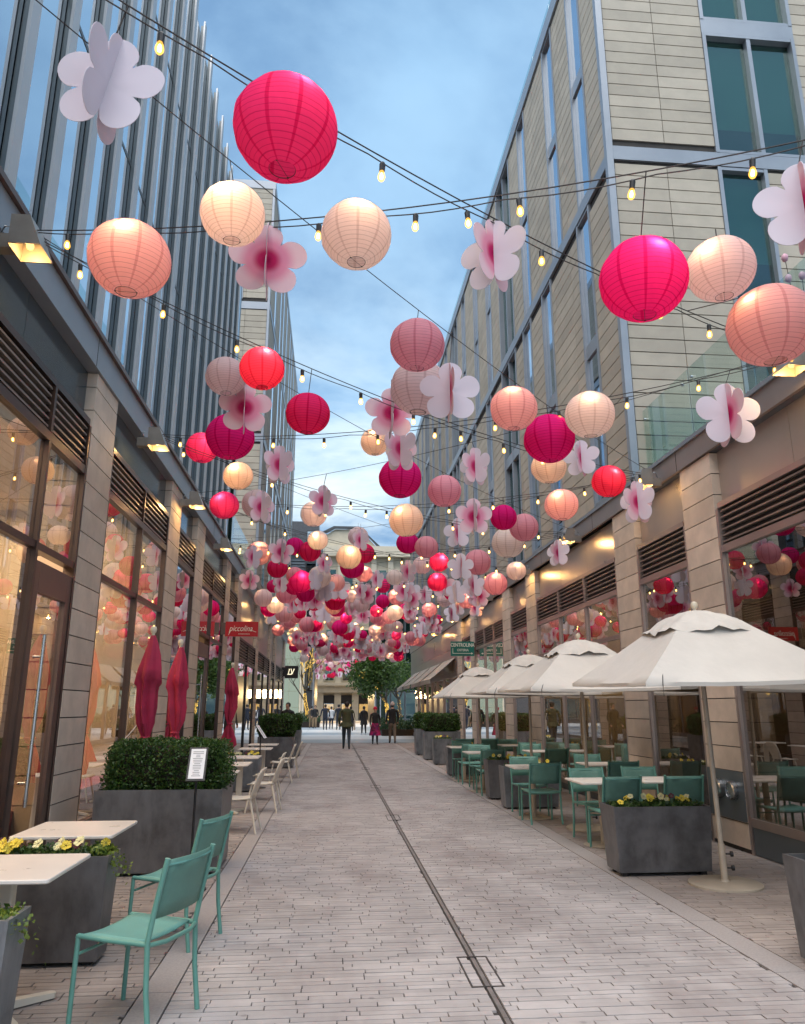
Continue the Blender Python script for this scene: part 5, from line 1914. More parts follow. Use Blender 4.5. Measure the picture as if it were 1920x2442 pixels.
hedge(-2.0, -0.98, 21.7, 22.5, 0.80, 1.42, 'box hedge in the far left planter beyond the cream chairs', 6500, 0.05, 4)
planter(-1.75, -1.0, 27.0, 27.7, 0.85, 'pale zinc planter half hidden beyond the far left hedge', 'planter_zinc')
hedge(-1.75, -1.0, 27.0, 27.7, 0.83, 1.38, 'smaller box hedge just beyond the far left planter', 3500, 0.06, 5)
planter(2.80, 3.80, 7.72, 8.14, 0.645, 'nearest zinc planter on the right, holding yellow pansies by the umbrella base', 'planter', 0.035, 0.04)
pansies(2.84, 3.76, 7.74, 8.12, 0.645, 'yellow pansies in the nearest right planter', 1700, 16, 6, False, 0.10)
planter(3.05, 4.05, 4.75, 5.25, 0.645, 'zinc planter cut off by the right edge of the picture', 'planter', 0.03)
pansies(3.2, 4.0, 4.8, 5.2, 0.645, 'low greenery in the planter cut off at the right edge', 500, 2, 16, False, 0.04)
planter(2.83, 3.76, 12.8, 13.2, 0.66, 'second zinc planter on the right behind a teal chair', 'planter_zinc', 0.03)
pansies(2.86, 3.73, 12.82, 13.18, 0.66, 'pansies in the second right planter', 800, 10, 21, False)
planter(2.83, 3.72, 14.1, 14.5, 0.68, 'third zinc planter on the right, close behind the second', 'planter', 0.03)
pansies(2.86, 3.7, 14.12, 14.48, 0.68, 'cream pansies in the third right planter', 800, 10, 22, False)
planter(2.83, 3.7, 19.0, 19.4, 0.68, 'fourth zinc planter on the right between table groups', 'planter_zinc', 0.03)
pansies(2.86, 3.68, 19.02, 19.38, 0.68, 'sparse pansies in the fourth right planter', 500, 5, 23, False)
planter(2.96, 3.55, 22.6, 23.0, 0.72, 'small zinc planter with pansies in front of the right hedge', 'planter_zinc', 0.03)
pansies(2.98, 3.53, 22.62, 22.98, 0.72, 'pansies in the small planter in front of the right hedge', 500, 8, 24, False)
planter(2.94, 4.1, 24.6, 25.3, 0.86, 'wide zinc planter under the right-hand box hedge', 'planter_zinc', 0.03)
hedge(2.9, 4.12, 24.55, 25.35, 0.85, 1.42, 'wide box hedge in the right-hand planter near the awnings', 6000, 0.055, 7)
planter(2.95, 3.6, 27.1, 27.8, 0.88, 'zinc planter farthest along the right side before the awnings', 'planter_zinc', 0.02)
hedge(2.93, 3.6, 27.1, 27.8, 0.87, 1.42, 'small box hedge farthest along the right side', 3500, 0.06, 8)


# ---------------------------------------------------------------- umbrellas
def open_umbrella(x, y, label, tx=0.0, ty=0.0, seed=0):
    t = empty('market_umbrella', (x, y, 0))
    tag(t, label, 'umbrella', 'open cream umbrellas over the right-hand tables')
    rs = random.Random(seed)
    tilt = Matrix.Rotation(R(ty), 4, 'Y') @ Matrix.Rotation(R(tx), 4, 'X')
    o0 = Vector((x, y, 0))

    def T(p):
        return tuple(o0 + tilt @ Vector(p))
    zc, za = 1.86, 2.42          # eave corner and top of the main cloth
    half = 1.0
    rt = 0.30                    # half width of the open top ring under the vent cap
    m = MB()
    n, rws = 48, 9
    for j in range(rws + 1):
        f = j / rws
        hw = rt + (half - rt) * f
        for k in range(n):
            s = k / n * 4
            e, q = int(s), s - int(s)
            q2 = q * 2 - 1
            px_, py_ = [(-1, q2), (q2, 1), (1, -q2), (-q2, -1)][e]
            sagx = 1 - 0.05 * f * (1 - q2 * q2)          # edges pull in between the ribs
            z = za + (zc - za) * (f ** 0.93) + 0.0
            z += -0.035 * (1 - abs(q2)) * math.sin(f * math.pi) - 0.012 * f * (1 - q2 * q2) + rs.uniform(-0.003, 0.003)
            z += 0.012 * math.sin(f * 9 + e) * (1 - abs(q2)) * f
            m.v.append(T((px_ * hw * sagx, py_ * hw * sagx, z)))
    for j in range(rws):
        for k in range(n):
            q = (k + 1) % n
            m.f.append((j * n + k, (j + 1) * n + k, (j + 1) * n + q, j * n + q))
    # short hanging hem
    base = len(m.v)
    for k in range(n):
        p = Vector(m.v[rws * n + k])
        m.v.append(tuple(p - Vector((0, 0, 0.035))))
    for k in range(n):
        q = (k + 1) % n
        m.f.append((rws * n + k, base + k, base + q, rws * n + q))
    cv = m.build('canopy', 'canvas', t, True)
    # crumpled vent cap
    c = MB()
    n, rws = 40, 6
    for j in range(rws + 1):
        f = j / rws
        hw = 0.02 + 0.42 * f
        for k in range(n):
            a = 2 * math.pi * k / n
            ca, sa = math.cos(a), math.sin(a)
            kk = 1 / max(abs(ca), abs(sa)) * 0.75 + 0.25
            z = 2.545 - 0.215 * f ** 1.15 + 0.016 * f * math.sin(k * 2.1 + seed) + 0.02 * math.sin(k * 0.9 + j * 2) * f + 0.03 * math.sin(f * math.pi)
            c.v.append(T((ca * kk * hw, sa * kk * hw, z)))
    for j in range(rws):
        for k in range(n):
            q = (k + 1) % n
            c.f.append((j * n + k, (j + 1) * n + k, (j + 1) * n + q, j * n + q))
    c.build('vent_cap', 'canvas_wrinkle', t, True)
    fn = MB()
    fn.lathe([(0.02, 2.53), (0.014, 2.555), (0.03, 2.575), (0.036, 2.6), (0.03, 2.625), (0.0, 2.638)], n=14)
    fn.v = [T(p) for p in fn.v]
    fn.build('finial', 'finial', t, True)
    pl = MB().tube([T((0, 0, 0.34)), T((0, 0, 2.54))], 0.024, 14)
    pl.build('pole', 'pole_beige', t, True)
    MB().tube([T((0, 0, 0.02)), T((0, 0, 0.36))], 0.031, 14).build('sleeve', 'pole_beige', t, True)
    MB().lathe([(0.33, 0.0), (0.33, 0.018), (0.32, 0.026), (0.045, 0.034), (0.04, 0.05), (0.0, 0.05)], (x, y, 0), 36).build('base', 'pole_beige', t, True)
    for z in (0.15, 0.27):
        kb = MB().tube([(x + 0.02, y - 0.01, z), (x + 0.075, y - 0.02, z)], 0.008, 8)
        kb.tube([(x + 0.068, y - 0.02, z), (x + 0.09, y - 0.024, z)], 0.024, 10)
        kb.build('knob', 'black', t, True)
    for sx, sy in ((-1, -1), (1, -1), (1, 1), (-1, 1), (0, -1), (0, 1), (-1, 0), (1, 0)):
        rb = MB().tube([T((sx * 0.03, sy * 0.03, 2.40)), T((sx * 0.95 * (0.93 if sx * sy == 0 else 1), sy * 0.95 * (0.93 if sx * sy == 0 else 1), zc + 0.01))], 0.010, 6)
        rb.tube([T((sx * 0.035, sy * 0.035, 1.92)), T((sx * 0.5, sy * 0.5, 2.125))], 0.008, 6)
        rb.build('rib', 'pole_beige', t, True)
    cd_ = MB().tube([T((-0.62, -0.66, 2.06)), T((-0.80, -0.9, 1.92)), T((-0.86, -1.02, 1.84)), T((-0.86, -1.02, 1.74))], 0.004, 5)
    cd_.build('tie_cord', 'black', t)
    return t


open_umbrella(3.69, 7.36, 'nearest open cream umbrella, large, at the right edge', 1.4, -1.6, 1)
open_umbrella(3.56, 10.75, 'second open cream umbrella from the camera', 0.6, -0.8, 2)
open_umbrella(3.58, 13.9, 'third open cream umbrella from the camera', 0.3, 0.5, 3)
open_umbrella(3.54, 18.4, 'fourth, farthest open cream umbrella near the green sign', 0, -0.5, 4)


def closed_umbrella(x, y, label, seed, h=2.5, top=2.40):
    t = empty('closed_umbrella', (x, y, 0))
    tag(t, label, 'umbrella', 'closed crimson umbrellas on the left')
    rs = random.Random(seed)
    ph = rs.uniform(0, 6)
    m = MB()
    n = 72
    prof_ = [(top + 0.03, 0.03, 0.05), (top - 0.06, 0.07, 0.10), (top - 0.2, 0.11, 0.16), (top - 0.36, 0.145, 0.22), (top - 0.46, 0.16, 0.26), (top - 0.5, 0.125, 0.35),
             (top - 0.62, 0.115, 0.42), (top - 0.8, 0.12, 0.45), (top - 0.98, 0.105, 0.42), (top - 1.10, 0.062, 0.32), (top - 1.14, 0.052, 0.22), (top - 1.18, 0.06, 0.35), (top - 1.28, 0.10, 0.5), (top - 1.42, 0.135, 0.55), (top - 1.52, 0.15, 0.55)]
    for j, (z, r, w_) in enumerate(prof_):
        for k in range(n):
            a = 2 * math.pi * k / n
            fold = (1 - 2 * abs(math.sin(a * 2.5 + ph + 0.5 * math.sin(z * 4 + ph)))) * 0.75 + 0.35 * math.sin(a * 7 + ph * 2 + z * 4)
            rr = r * 0.84 * (1 + w_ * fold)
            dz = 0.0
            if j == 4 or j == 5:
                dz = -0.07 * max(0, fold)
            if j >= len(prof_) - 2:
                dz = -0.16 * max(0, math.sin(a * 2 + ph)) * (j - len(prof_) + 3) / 2
            m.v.append((x + rr * math.cos(a) + 0.012 * math.sin(z * 6 + ph), y + rr * math.sin(a), z + dz))
    for j in range(len(prof_) - 1):
        for k in range(n):
            q = (k + 1) % n
            m.f.append((j * n + k, j * n + q, (j + 1) * n + q, (j + 1) * n + k))
    m.build('folded_canopy', 'crimson', t, True)
    MB().lathe([(0.058, top - 1.155), (0.066, top - 1.14), (0.058, top - 1.125)], (x + 0.005, y, 0), 20).build('tie_strap', 'crimson', t, True)
    MB().lathe([(0.022, top + 0.02), (0.018, top + 0.05), (0.034, top + 0.07), (0.04, top + 0.1), (0.032, top + 0.13), (0, top + 0.142)], (x, y, 0), 14).build('finial', 'finial', t, True)
    MB().tube([(x, y, 0.03), (x, y, top)], 0.022, 12).build('pole', 'pole_beige', t, True)
    MB().lathe([(0.26, 0.0), (0.26, 0.02), (0.04, 0.04), (0, 0.04)], (x, y, 0), 28).build('base', 'pole_beige', t, True)
    return t


closed_umbrella(-2.13, 9.3, 'closed crimson umbrella, nearest and tallest, behind the big left hedge', 1)
closed_umbrella(-2.16, 11.15, 'closed crimson umbrella, middle one of three on the left', 2)
closed_umbrella(-2.14, 16.9, 'closed crimson umbrella, farthest of three, below the red sign', 5)

# ---------------------------------------------------------------- signs and menus
def text_part(s, name, parent, size, x, y, z, mat, depth=0.004, align='CENTER', sx=1.0, off=0.0, shear=0.0):
    c = bpy.data.curves.new(name, 'FONT')
    c.body = s
    c.size = size
    c.extrude = depth
    c.offset = off
    c.shear = shear
    c.align_x = align
    c.align_y = 'CENTER'
    c.materials.append(MATS[mat])
    tmp = bpy.data.objects.new('tmp', c)
    COL.objects.link(tmp)
    me = bpy.data.meshes.new_from_object(tmp.evaluated_get(bpy.context.evaluated_depsgraph_get()))
    bpy.data.objects.remove(tmp)
    o = bpy.data.objects.new(name, me)
    COL.objects.link(o)
    o.parent = parent
    o.location = Vector((x, y, z)) - org(parent)
    o.rotation_euler = (R(90), 0, 0)
    o.scale = (sx, 1, 1)
    return o


sg = empty('blade_sign', (XL, 19.0, 3.3))
tag(sg, 'red blade sign with white script reading piccolina on the left wall', 'sign')
MB().box(-2.63, -1.84, 18.97, 19.03, 3.285, 3.645).build('board', 'sign_red', sg)
MB().box(XL - 0.02, -2.631, 18.98, 19.02, 3.33, 3.62).build('bracket', 'bronze_dark', sg)
text_part('piccolina', 'lettering', sg, 0.20, -2.26, 18.966, 3.475, 'sign_cream', 0.002, sx=0.80, shear=0.32)
tail = MB().tube([(-2.02, 18.966, 3.43), (-1.97, 18.966, 3.425), (-1.92, 18.966, 3.405), (-1.88, 18.966, 3.395)], 0.0055, 5)
tail.tube([(-2.50, 18.966, 3.42), (-2.53, 18.966, 3.36), (-2.55, 18.966, 3.32)], 0.0055, 5)
tail.build('swash', 'sign_cream', sg)
sb = MB()
for k in range(9):
    sb.box(-2.31 + k * 0.031, -2.29 + k * 0.031, 18.965, 18.9695, 3.338, 3.352)
sb.build('fine_print', 'sign_cream', sg)

cs = empty('blade_sign', (XR, 25.1, 3.3))
tag(cs, 'green blade sign reading CENTROLINA OSTERIA with an arrow, right wall', 'sign')
MB().box(3.90, 4.68, 25.07, 25.13, 3.245, 3.72).build('board', 'sign_green', cs)
MB().box(4.681, XR + 0.02, 25.08, 25.12, 3.3, 3.68).build('bracket', 'bronze_dark', cs)
text_part('CENTROLINA', 'shop_name', cs, 0.165, 4.29, 25.064, 3.60, 'sign_cream', 0.003, sx=0.78, off=0.004)
text_part('OSTERIA', 'subtitle', cs, 0.105, 4.30, 25.064, 3.435, 'sign_cream', 0.003, sx=0.95, off=0.002)
ar = MB()
ar.box(3.955, 3.972, 25.060, 25.067, 3.32, 3.50)
ar.box(3.973, 4.58, 25.060, 25.067, 3.32, 3.338)
ar.prism([(4.58, 3.365), (4.64, 3.329), (4.58, 3.293)], lambda a, b, d: (a, d, b), 25.060, 25.067)
ar.build('arrow', 'sign_cream', cs)

lv = empty('blade_sign', (XL, 44, 3.2))
tag(lv, 'black square blade sign with a glowing LV monogram', 'sign')
MB().box(-2.66, -1.91, 43.95, 44.05, 3.19, 3.88).build('board', 'black_frame', lv)
MB().box(XL - 0.3, -2.661, 43.97, 44.03, 3.3, 3.8).build('bracket', 'black_frame', lv)
mg = MB()
fn_ = lambda a, b, d: (-2.285 + a, d, 3.535 + b)
for k, poly in enumerate(([(-.17, .17), (-.08, .17), (-.095, .14), (-.155, -.10), (-.03, -.10), (.0, -.06), (.02, -.15), (-.24, -.15), (-.2, -.12), (-.14, .14)],
                          [(-.07, .175), (.02, .175), (.0, .15), (.045, -.03), (.12, .15), (.09, .175), (.19, .175), (.17, .15), (.05, -.13), (.02, -.13), (-.04, .15)])):
    mg.prism(poly, fn_, 43.935 - 0.004 * k, 43.945 - 0.004 * k)
mg.build('monogram', 'sign_glow', lv)


def menu_stand(x, y, h, rz, label):
    t = empty('menu_stand', (0, 0, 0))
    MB().lathe([(0.15, 0), (0.15, 0.012), (0.02, 0.02), (0, 0.02)], n=20).build('base', 'black', t, True)
    MB().tube([(0, 0, 0.02), (0, 0, h)], 0.012, 10).build('post', 'black', t, True)
    a = R(38)

    def P(u, v, d):
        return (u, -v * math.sin(a) * 0.9 - d * math.cos(a) - 0.0, h + 0.09 + v * math.cos(a) * 1.0 - d * math.sin(a))
    MB().prism([(-.085, -.18), (.085, -.18), (.085, .18), (-.085, .18)], lambda u, v, d: (u, v * math.sin(a) - d * math.cos(a), h + 0.05 + v * math.cos(a) + d * math.sin(a)), 0, 0.014).build('frame', 'black', t)
    MB().prism([(-.068, -.16), (.068, -.16), (.068, .16), (-.068, .16)], lambda u, v, d: (u, v * math.sin(a) - d * math.cos(a), h + 0.05 + v * math.cos(a) + d * math.sin(a)), 0.015, 0.0165).build('page', 'paper', t)
    ln = MB()
    rr = random.Random(2)
    for i in range(15):
        v0 = 0.125 - i * 0.0185
        w_ = rr.uniform(0.018, 0.05)
        ln.prism([(-w_, v0), (w_, v0), (w_, v0 + 0.006), (-w_, v0 + 0.006)], lambda u, v, d: (u, v * math.sin(a) - d * math.cos(a), h + 0.05 + v * math.cos(a) + d * math.sin(a)), 0.017, 0.0175)
    ln.build('printed_lines', 'ink', t)
    t.location = (x, y, 0)
    t.rotation_euler = (0, 0, R(rz))
    tag(t, label, 'menu stand', 'black menu stands')


menu_stand(-1.24, 7.6, 1.03, 4, 'black menu stand with a printed page in front of the big left hedge')
menu_stand(-1.45, 16.6, 1.05, 68, 'black menu stand turned edge-on beside the cream chairs')

# ---------------------------------------------------------------- awnings along the right shops
for i in range(4):
    y0 = 29.6 + i * 3.9
    t = empty('fabric_awning', (XR, y0, 2.6))
    tag(t, 'taupe sloping fabric awning over the right shopfront, %s from the camera' % lpos[i], 'awning', 'sloping awnings')
    y1 = y0 + 3.3
    m = MB()
    n = 10
    for j in range(n + 1):
        f = j / n
        for k in range(2):
            m.v.append((XR + 0.02 - 0.98 * f, (y0, y1)[k], 3.48 - 0.82 * f - 0.03 * math.sin(f * math.pi)))
    for j in range(n):
        m.f.append((2 * j, 2 * j + 1, 2 * j + 3, 2 * j + 2))
    m.build('cloth', 'awning_cloth', t).modifiers.new('thick', 'SOLIDIFY').thickness = 0.01
    MB().box(XR - 0.965, XR - 0.955, y0, y1, 2.50, 2.655).build('valance', 'awning_cloth', t)
    for yy in (y0 + 0.04, y1 - 0.04):
        MB().tube([(XR + 0.02, yy, 3.45), (XR - 0.95, yy, 2.65), (XR + 0.02, yy, 2.68)], 0.014, 6).build('arm', 'bronze', t)
for yy in (31.0, 33.5):
    wl = empty('wall_lamp', (XR, yy, 2.2))
    tag(wl, 'small glowing globe lamp on the bronze shopfront, %s one' % ('nearer' if yy < 32 else 'farther'), 'lamp')
    MB().lathe([(0, -.07), (.05, -.05), (.07, 0), (.05, .05), (0, .07)], (XR - 0.14, yy, 2.2), 12).build('globe', 'pendant_glow', wl, True)
    MB().box(XR - 0.13, XR + 0.02, yy - 0.015, yy + 0.015, 2.26, 2.29).build('arm', 'bronze', wl)

# things inside the windows
for x, y, z, lab in ((6.2, 8.0, 2.0, 'glowing round pendant lamp inside the nearest right window'), (-4.6, 5.9, 2.5, 'glowing pendant lamp inside the nearest left shop'), (-4.4, 9.8, 2.6, 'glowing pendant lamp inside the left shop behind the closed umbrella')):
    t = empty('pendant_lamp', (x, y, z))
    tag(t, lab, 'lamp')
    MB().lathe([(0, -.09), (.06, -.07), (.09, 0), (.06, .07), (0, .09)], (x, y, z), 14).build('globe', 'pendant_glow', t, True)
    MB().tube([(x, y, z + 0.08), (x, y, 4.38)], 0.006, 5).build('cable', 'black', t)
for i, (y, lab) in enumerate(((5.2, 'white table inside the nearest left shop window'), (7.2, 'white table inside the left shop behind the door'), (10.3, 'white table inside the left shop beside the closed umbrella'))):
    o = copy_tree(tabA)
    o.location = (-3.95, y, 0.03)
    tag(o, lab, 'table', 'tables indoors')
for i, (y, lab) in enumerate(((6.2, 'pale table inside the nearest right window'), (7.8, 'pale table inside the nearest right window close to the pier'))):
    o = copy_tree(tabB)
    o.location = (6.1, y, 0.03)
    tag(o, lab, 'table', 'tables indoors')
for x, y, d, l in ((-3.6, 5.75, 180, 'cream chair inside the nearest left shop beside its table'), (-3.6, 6.65, 0, 'cream chair inside the left shop just behind the door'), (-3.65, 9.75, 10, 'cream chair inside the left shop past the first pier'), (-3.65, 10.95, 175, 'cream chair inside the left shop close to the second pier')):
    o = copy_tree(sc0)
    o.location = (x, y, 0.03)
    o.rotation_euler = (0, 0, R(d))
    tag(o, l, 'chair', 'chairs indoors')
st = empty('plate_stack', (6.0, 7.7, 0.77))
tag(st, 'stack of white plates on the table inside the nearest right window', 'plates')
for i in range(9):
    MB().lathe([(0.0, 0.0), (0.07, 0.0), (0.125, 0.012), (0.12, 0.016), (0.0, 0.006)], (6.0, 7.7, 0.772 + i * 0.013), 24).build('plate', 'table_white', st, True)
bd = empty('display_case', (6.7, 21.5, 0))
tag(bd, 'brightly lit golden display inside the right shop past the second umbrella', 'display')
MB().box(7.0, 7.06, 20.9, 22.1, 1.1, 2.6).build('lit_back', 'lit_shop', bd)
MB().box(6.6, 7.2, 20.8, 22.2, 0.03, 1.1).build('cabinet', 'inner_dark', bd)
for zz_ in (1.45, 1.85, 2.25):
    MB().box(6.7, 6.99, 20.9, 22.1, zz_, zz_ + 0.03).build('shelf', 'inner_dark', bd)
bd = empty('display_case', (6.7, 17, 0))
tag(bd, 'warm lit shelf wall inside the right shop under the second umbrella', 'display')
MB().box(7.0, 7.06, 16.4, 17.2, 0.9, 2.5).build('lit_back', 'lit_shop', bd)
MB().box(6.6, 7.2, 16.3, 17.3, 0.03, 0.9).build('cabinet', 'inner_dark', bd)

# magnolia sprays on the terrace
mgs = empty('magnolia_spray', (5.6, 8.0, RZT + 0.4))
tag(mgs, 'pink magnolia branches behind the glass balustrade at the right edge', 'plant')
rs_ = random.Random(8)
for i in range(6):
    p0 = Vector((5.5 + rs_.uniform(-.2, .2), 7.9 + rs_.uniform(-.3, .3), RZT + 0.36))
    p1 = p0 + Vector((rs_.uniform(-.2, .2), rs_.uniform(-.3, .3), rs_.uniform(1.2, 1.75)))
    MB().tube([p0, p0.lerp(p1, .5) + Vector((0.05, 0.03, 0)), p1], [0.012, 0.008, 0.004], 5).build('stem', 'bark', mgs)
    for k in range(3):
        q = p0.lerp(p1, 1 - 0.16 * k)
        MB().lathe([(0.0, -.05), (.03, -.03), (.04, 0.0), (.035, .04), (.015, .06)], tuple(q), 7).build('blossom', 'magnolia', mgs, True)

# ================================================================== trees
def tree(x, y, h, label, leafy, seed, spread=1.0, nlights=700, nleaf=7000):
    t = empty('street_tree', (x, y, 0))
    tag(t, label, 'tree')
    rs = random.Random(seed)
    m = MB()
    tips, segs = [], []

    def grow(p, d, L, r, lev):
        n = 4
        pts, rad = [p], [r]
        for i in range(n):
            d = (d + Vector((rs.uniform(-.16, .16), rs.uniform(-.16, .16), 0.05))).normalized()
            p = p + d * (L / n)
            pts.append(p)
            rad.append(r * (1 - 0.32 * (i + 1) / n))
        m.tube(pts, rad, 7 if lev < 2 else 5)
        segs.append((pts, rad))
        if lev >= 4:
            tips.append(p)
            return
        for k in range(3 if lev else 5):
            a = rs.uniform(0, 6.28)
            sp = rs.uniform(0.28, 0.62) * spread * (1.15 if lev == 0 else 1)
            nd = (d + Vector((math.cos(a) * sp, math.sin(a) * sp, 0.12))).normalized()
            grow(p if rs.random() < 0.7 else pts[3], nd, L * rs.uniform(0.58, 0.8), rad[-1] * 0.66, lev + 1)
        if lev >= 2:
            tips.append(p)
    grow(Vector((x, y, 0)), Vector((0, 0, 1)), h * 0.30, 0.15, 0)
    m.build('trunk', 'bark', t, True)
    g = np.random.RandomState(seed)
    if leafy:
        tp = np.array([tuple(p) for p in tips])
        idx = g.randint(0, len(tp), nleaf)
        q = tp[idx] + g.normal(0, 0.38, (nleaf, 3)) - np.array([0, 0, 0.25])
        leaf_cloud('crown', q, 0.19, 'tree_leaf', t, seed, aspect=0.7)
    else:
        tp = np.array([tuple(p) for p in tips])
        idx = g.randint(0, len(tp), 500)
        q = tp[idx] + g.normal(0, 0.16, (500, 3))
        leaf_cloud('crown', q, 0.07, 'tree_leaf', t, seed, aspect=0.7)
    f = MB()
    for i in range(nlights):
        k = rs.random()
        pts, rad = segs[0] if k < 0.30 else rs.choice(segs[1:60])
        s = rs.random() * (len(pts) - 1)
        j = int(s)
        c = pts[j].lerp(pts[j + 1], s - j)
        a = rs.uniform(0, 6.28)
        c = c + Vector((math.cos(a), math.sin(a), 0)) * (rad[j] + 0.012)
        r = 0.024
        b0 = len(f.v)
        f.v += [tuple(c + Vector(v) * r) for v in ((1, 0, 0), (-1, 0, 0), (0, 1, 0), (0, -1, 0), (0, 0, 1), (0, 0, -1))]
        f.f += [tuple(b0 + i_ for i_ in q_) for q_ in ((0, 2, 4), (2, 1, 4), (1, 3, 4), (3, 0, 4), (2, 0, 5), (1, 2, 5), (3, 1, 5), (0, 3, 5))]
    o = f.build('fairy_lights', 'fairy_glow', t)
    o['kind'] = 'stuff'


tree(-1.95, 68.0, 9.5, 'nearly bare tree wrapped in golden fairy lights on the left of the plaza', False, 4, 1.7, 1800)
tree(4.2, 56.0, 6.4, 'leafy green tree wrapped in fairy lights before the right end of the lane', True, 9, 1.7, 1100, 12000)
tree(5.6, 62.0, 7.5, 'leafy green tree just behind the lit one on the right', True, 14, 1.7, 200, 9000)


def bed(x0, x1, y0, y1, h, label, seed, n=5000):
    t = empty('shrub_bed', ((x0 + x1) / 2, (y0 + y1) / 2, 0))
    tag(t, label, 'shrubs')
    rs = np.random.RandomState(seed)
    p = np.stack([rs.uniform(x0, x1, n), rs.uniform(y0, y1, n), np.zeros(n)], 1)
    p[:, 2] = h * (0.55 + 0.3 * np.sin(p[:, 0] * 3 + seed) * np.sin(p[:, 1] * 2.5) + 0.15) * rs.uniform(0.15, 1, n) ** 0.5
    leaf_cloud('foliage', p, 0.14, 'shrub_leaf', t, seed)
    MB().box(x0 + .05, x1 - .05, y0 + .05, y1 - .05, 0.005, h * 0.35).build('soil', 'soil', t)


bed(-6.0, -0.9, 64.5, 68.5, 1.25, 'low shrub bed round the lit tree on the left of the plaza', 3)
bed(2.9, 6.5, 45.2, 50, 1.05, 'low shrub bed at the right end of the lane', 5)

# ================================================================== people
def person(x, y, rz, label, h=1.76, stride=0.28, top='cloth_black', legs='cloth_navy', shoe='black', hair='hair_dark', skirt=0.0, arms=(0.12, 0.12), elbow=(0.15, 0.15),
           coat=0.0, hat=None, bag=None, bulk=1.0, head_turn=0.0, pack=None, skirtmat=None, yoke=None, bun=False):
    """one continuous skinned body, front towards +Y (rz turns it); clothing shows as bands of its own material"""
    k = h / 1.76
    hipz, kn, an = 0.92, 0.49, 0.08
    V, Eg, Rd = [], [], []

    def add(p, r, par=None):
        V.append((p[0] * k, p[1] * k, p[2] * k))
        Rd.append((r[0] * k, r[1] * k) if isinstance(r, tuple) else (r * k, r * k))
        if par is not None:
            Eg.append((par, len(V) - 1))
        return len(V) - 1
    pel = add((0, 0, hipz), (0.165 * bulk, 0.115))
    wa = add((0, 0.0, 1.12), (0.150 * bulk, 0.11), pel)
    ch_ = add((0, 0.0, 1.30), (0.175 * bulk, 0.125), wa)
    sh = add((0, -0.01, 1.44), (0.145 * bulk, 0.09), ch_)
    nk = add((0, 0.0, 1.53), 0.058, sh)
    hd0 = add((0, 0.015, 1.60), (0.074, 0.085), nk)
    hd1 = add((0, 0.012, 1.68), (0.080, 0.098), hd0)
    add((0, 0.0, 1.735), (0.055, 0.065), hd1)
    for i, sx in enumerate((-1, 1)):
        st_ = stride * (1 if i == 0 else -1)
        hp = add((sx * 0.09, 0, hipz - 0.08), 0.108, pel)
        kx = add((sx * 0.095, st_ * 0.55 + 0.03, kn), 0.072, hp)
        bend = -0.06 if st_ < 0 else 0.0
        ax = add((sx * 0.10, st_ + bend, an + (0.05 if st_ < -0.1 else 0)), 0.044, kx)
        add((sx * 0.11, st_ + 0.15 + bend, 0.035), (0.042, 0.032), ax)
        so = add((sx * 0.19 * bulk, -0.01, 1.41), 0.068, sh)
        aw = arms[i]
        el = add((sx * (0.222 * bulk + aw * 0.12), -st_ * 0.35 - 0.02, 1.15), 0.052, so)
        wr = add((sx * (0.218 * bulk + aw * 0.22), -st_ * 0.6 + elbow[i], 0.90 + elbow[i] * 0.35), 0.036, el)
        hn = add((sx * (0.215 * bulk + aw * 0.22), -st_ * 0.66 + elbow[i] * 1.2, 0.83 + elbow[i] * 0.45), (0.022, 0.042), wr)
        add((sx * (0.208 * bulk + aw * 0.22), -st_ * 0.68 + elbow[i] * 1.3, 0.755 + elbow[i] * 0.55), (0.014, 0.032), hn)
    m = bpy.data.meshes.new('body_cage')
    m.from_pydata(V, Eg, [])
    o = bpy.data.objects.new('body_cage', m)
    COL.objects.link(o)
    sk = o.modifiers.new('skin', 'SKIN')
    sk.use_smooth_shade = True
    for i, r in enumerate(Rd):
        m.skin_vertices[0].data[i].radius = r
    m.skin_vertices[0].data[0].use_root = True
    o.modifiers.new('sub', 'SUBSURF').levels = 2
    dg = bpy.context.evaluated_depsgraph_get()
    bm_ = bpy.data.meshes.new_from_object(o.evaluated_get(dg))
    bpy.data.objects.remove(o)
    mats = [top, legs, shoe, 'skin', hair, yoke or top]
    bm_.materials.clear()
    for q in mats:
        bm_.materials.append(MATS[q])
    hem = (0.86 - coat) * k
    for p in bm_.polygons:
        c = p.center
        z, ax_ = c.z / k, abs(c.x) / k
        if z > 1.52:
            front = c.y / k > 0.02 and z < 1.70
            i = 3 if (front or z < 1.57) else 4
        elif ax_ > 0.2 * bulk and z < 0.93 and z > 0.6:
            i = 3 if z < 0.88 + max(elbow) * 0.4 else 0
        elif z > hem / k:
            i = 5 if (yoke and z > 1.33) else 0
        elif z > 0.11:
            i = 1
        else:
            i = 2
        p.material_index = i
        p.use_smooth = True
    t = bpy.data.objects.new('person', bm_)
    COL.objects.link(t)
    t.location = (x, y, 0)
    t.rotation_euler = (0, 0, R(rz))
    tag(t, label, 'person')
    if coat or skirt:
        z1, z0 = (1.0, 0.92 - (coat or skirt)) 
        mb = MB()
        n = 26
        rows_ = 7
        for j in range(rows_ + 1):
            f = j / rows_
            for q in range(n):
                a = 2 * math.pi * q / n
                fold = 1 + 0.05 * f * math.sin(a * 6 + j * 0.3)
                rx, ry = (0.175 * bulk + (0.06 if coat else 0.11) * f) * fold, (0.135 + (0.05 if coat else 0.12) * f) * fold
                mb.v.append((rx * math.cos(a) * k, ry * math.sin(a) * k, (z1 + (z0 - z1) * f) * k))
        for j in range(rows_):
            for q in range(n):
                q2 = (q + 1) % n
                mb.f.append((j * n + q, (j + 1) * n + q, (j + 1) * n + q2, j * n + q2))
        mb.build('coat_skirt' if coat else 'skirt', (skirtmat or top), None, True).parent = t
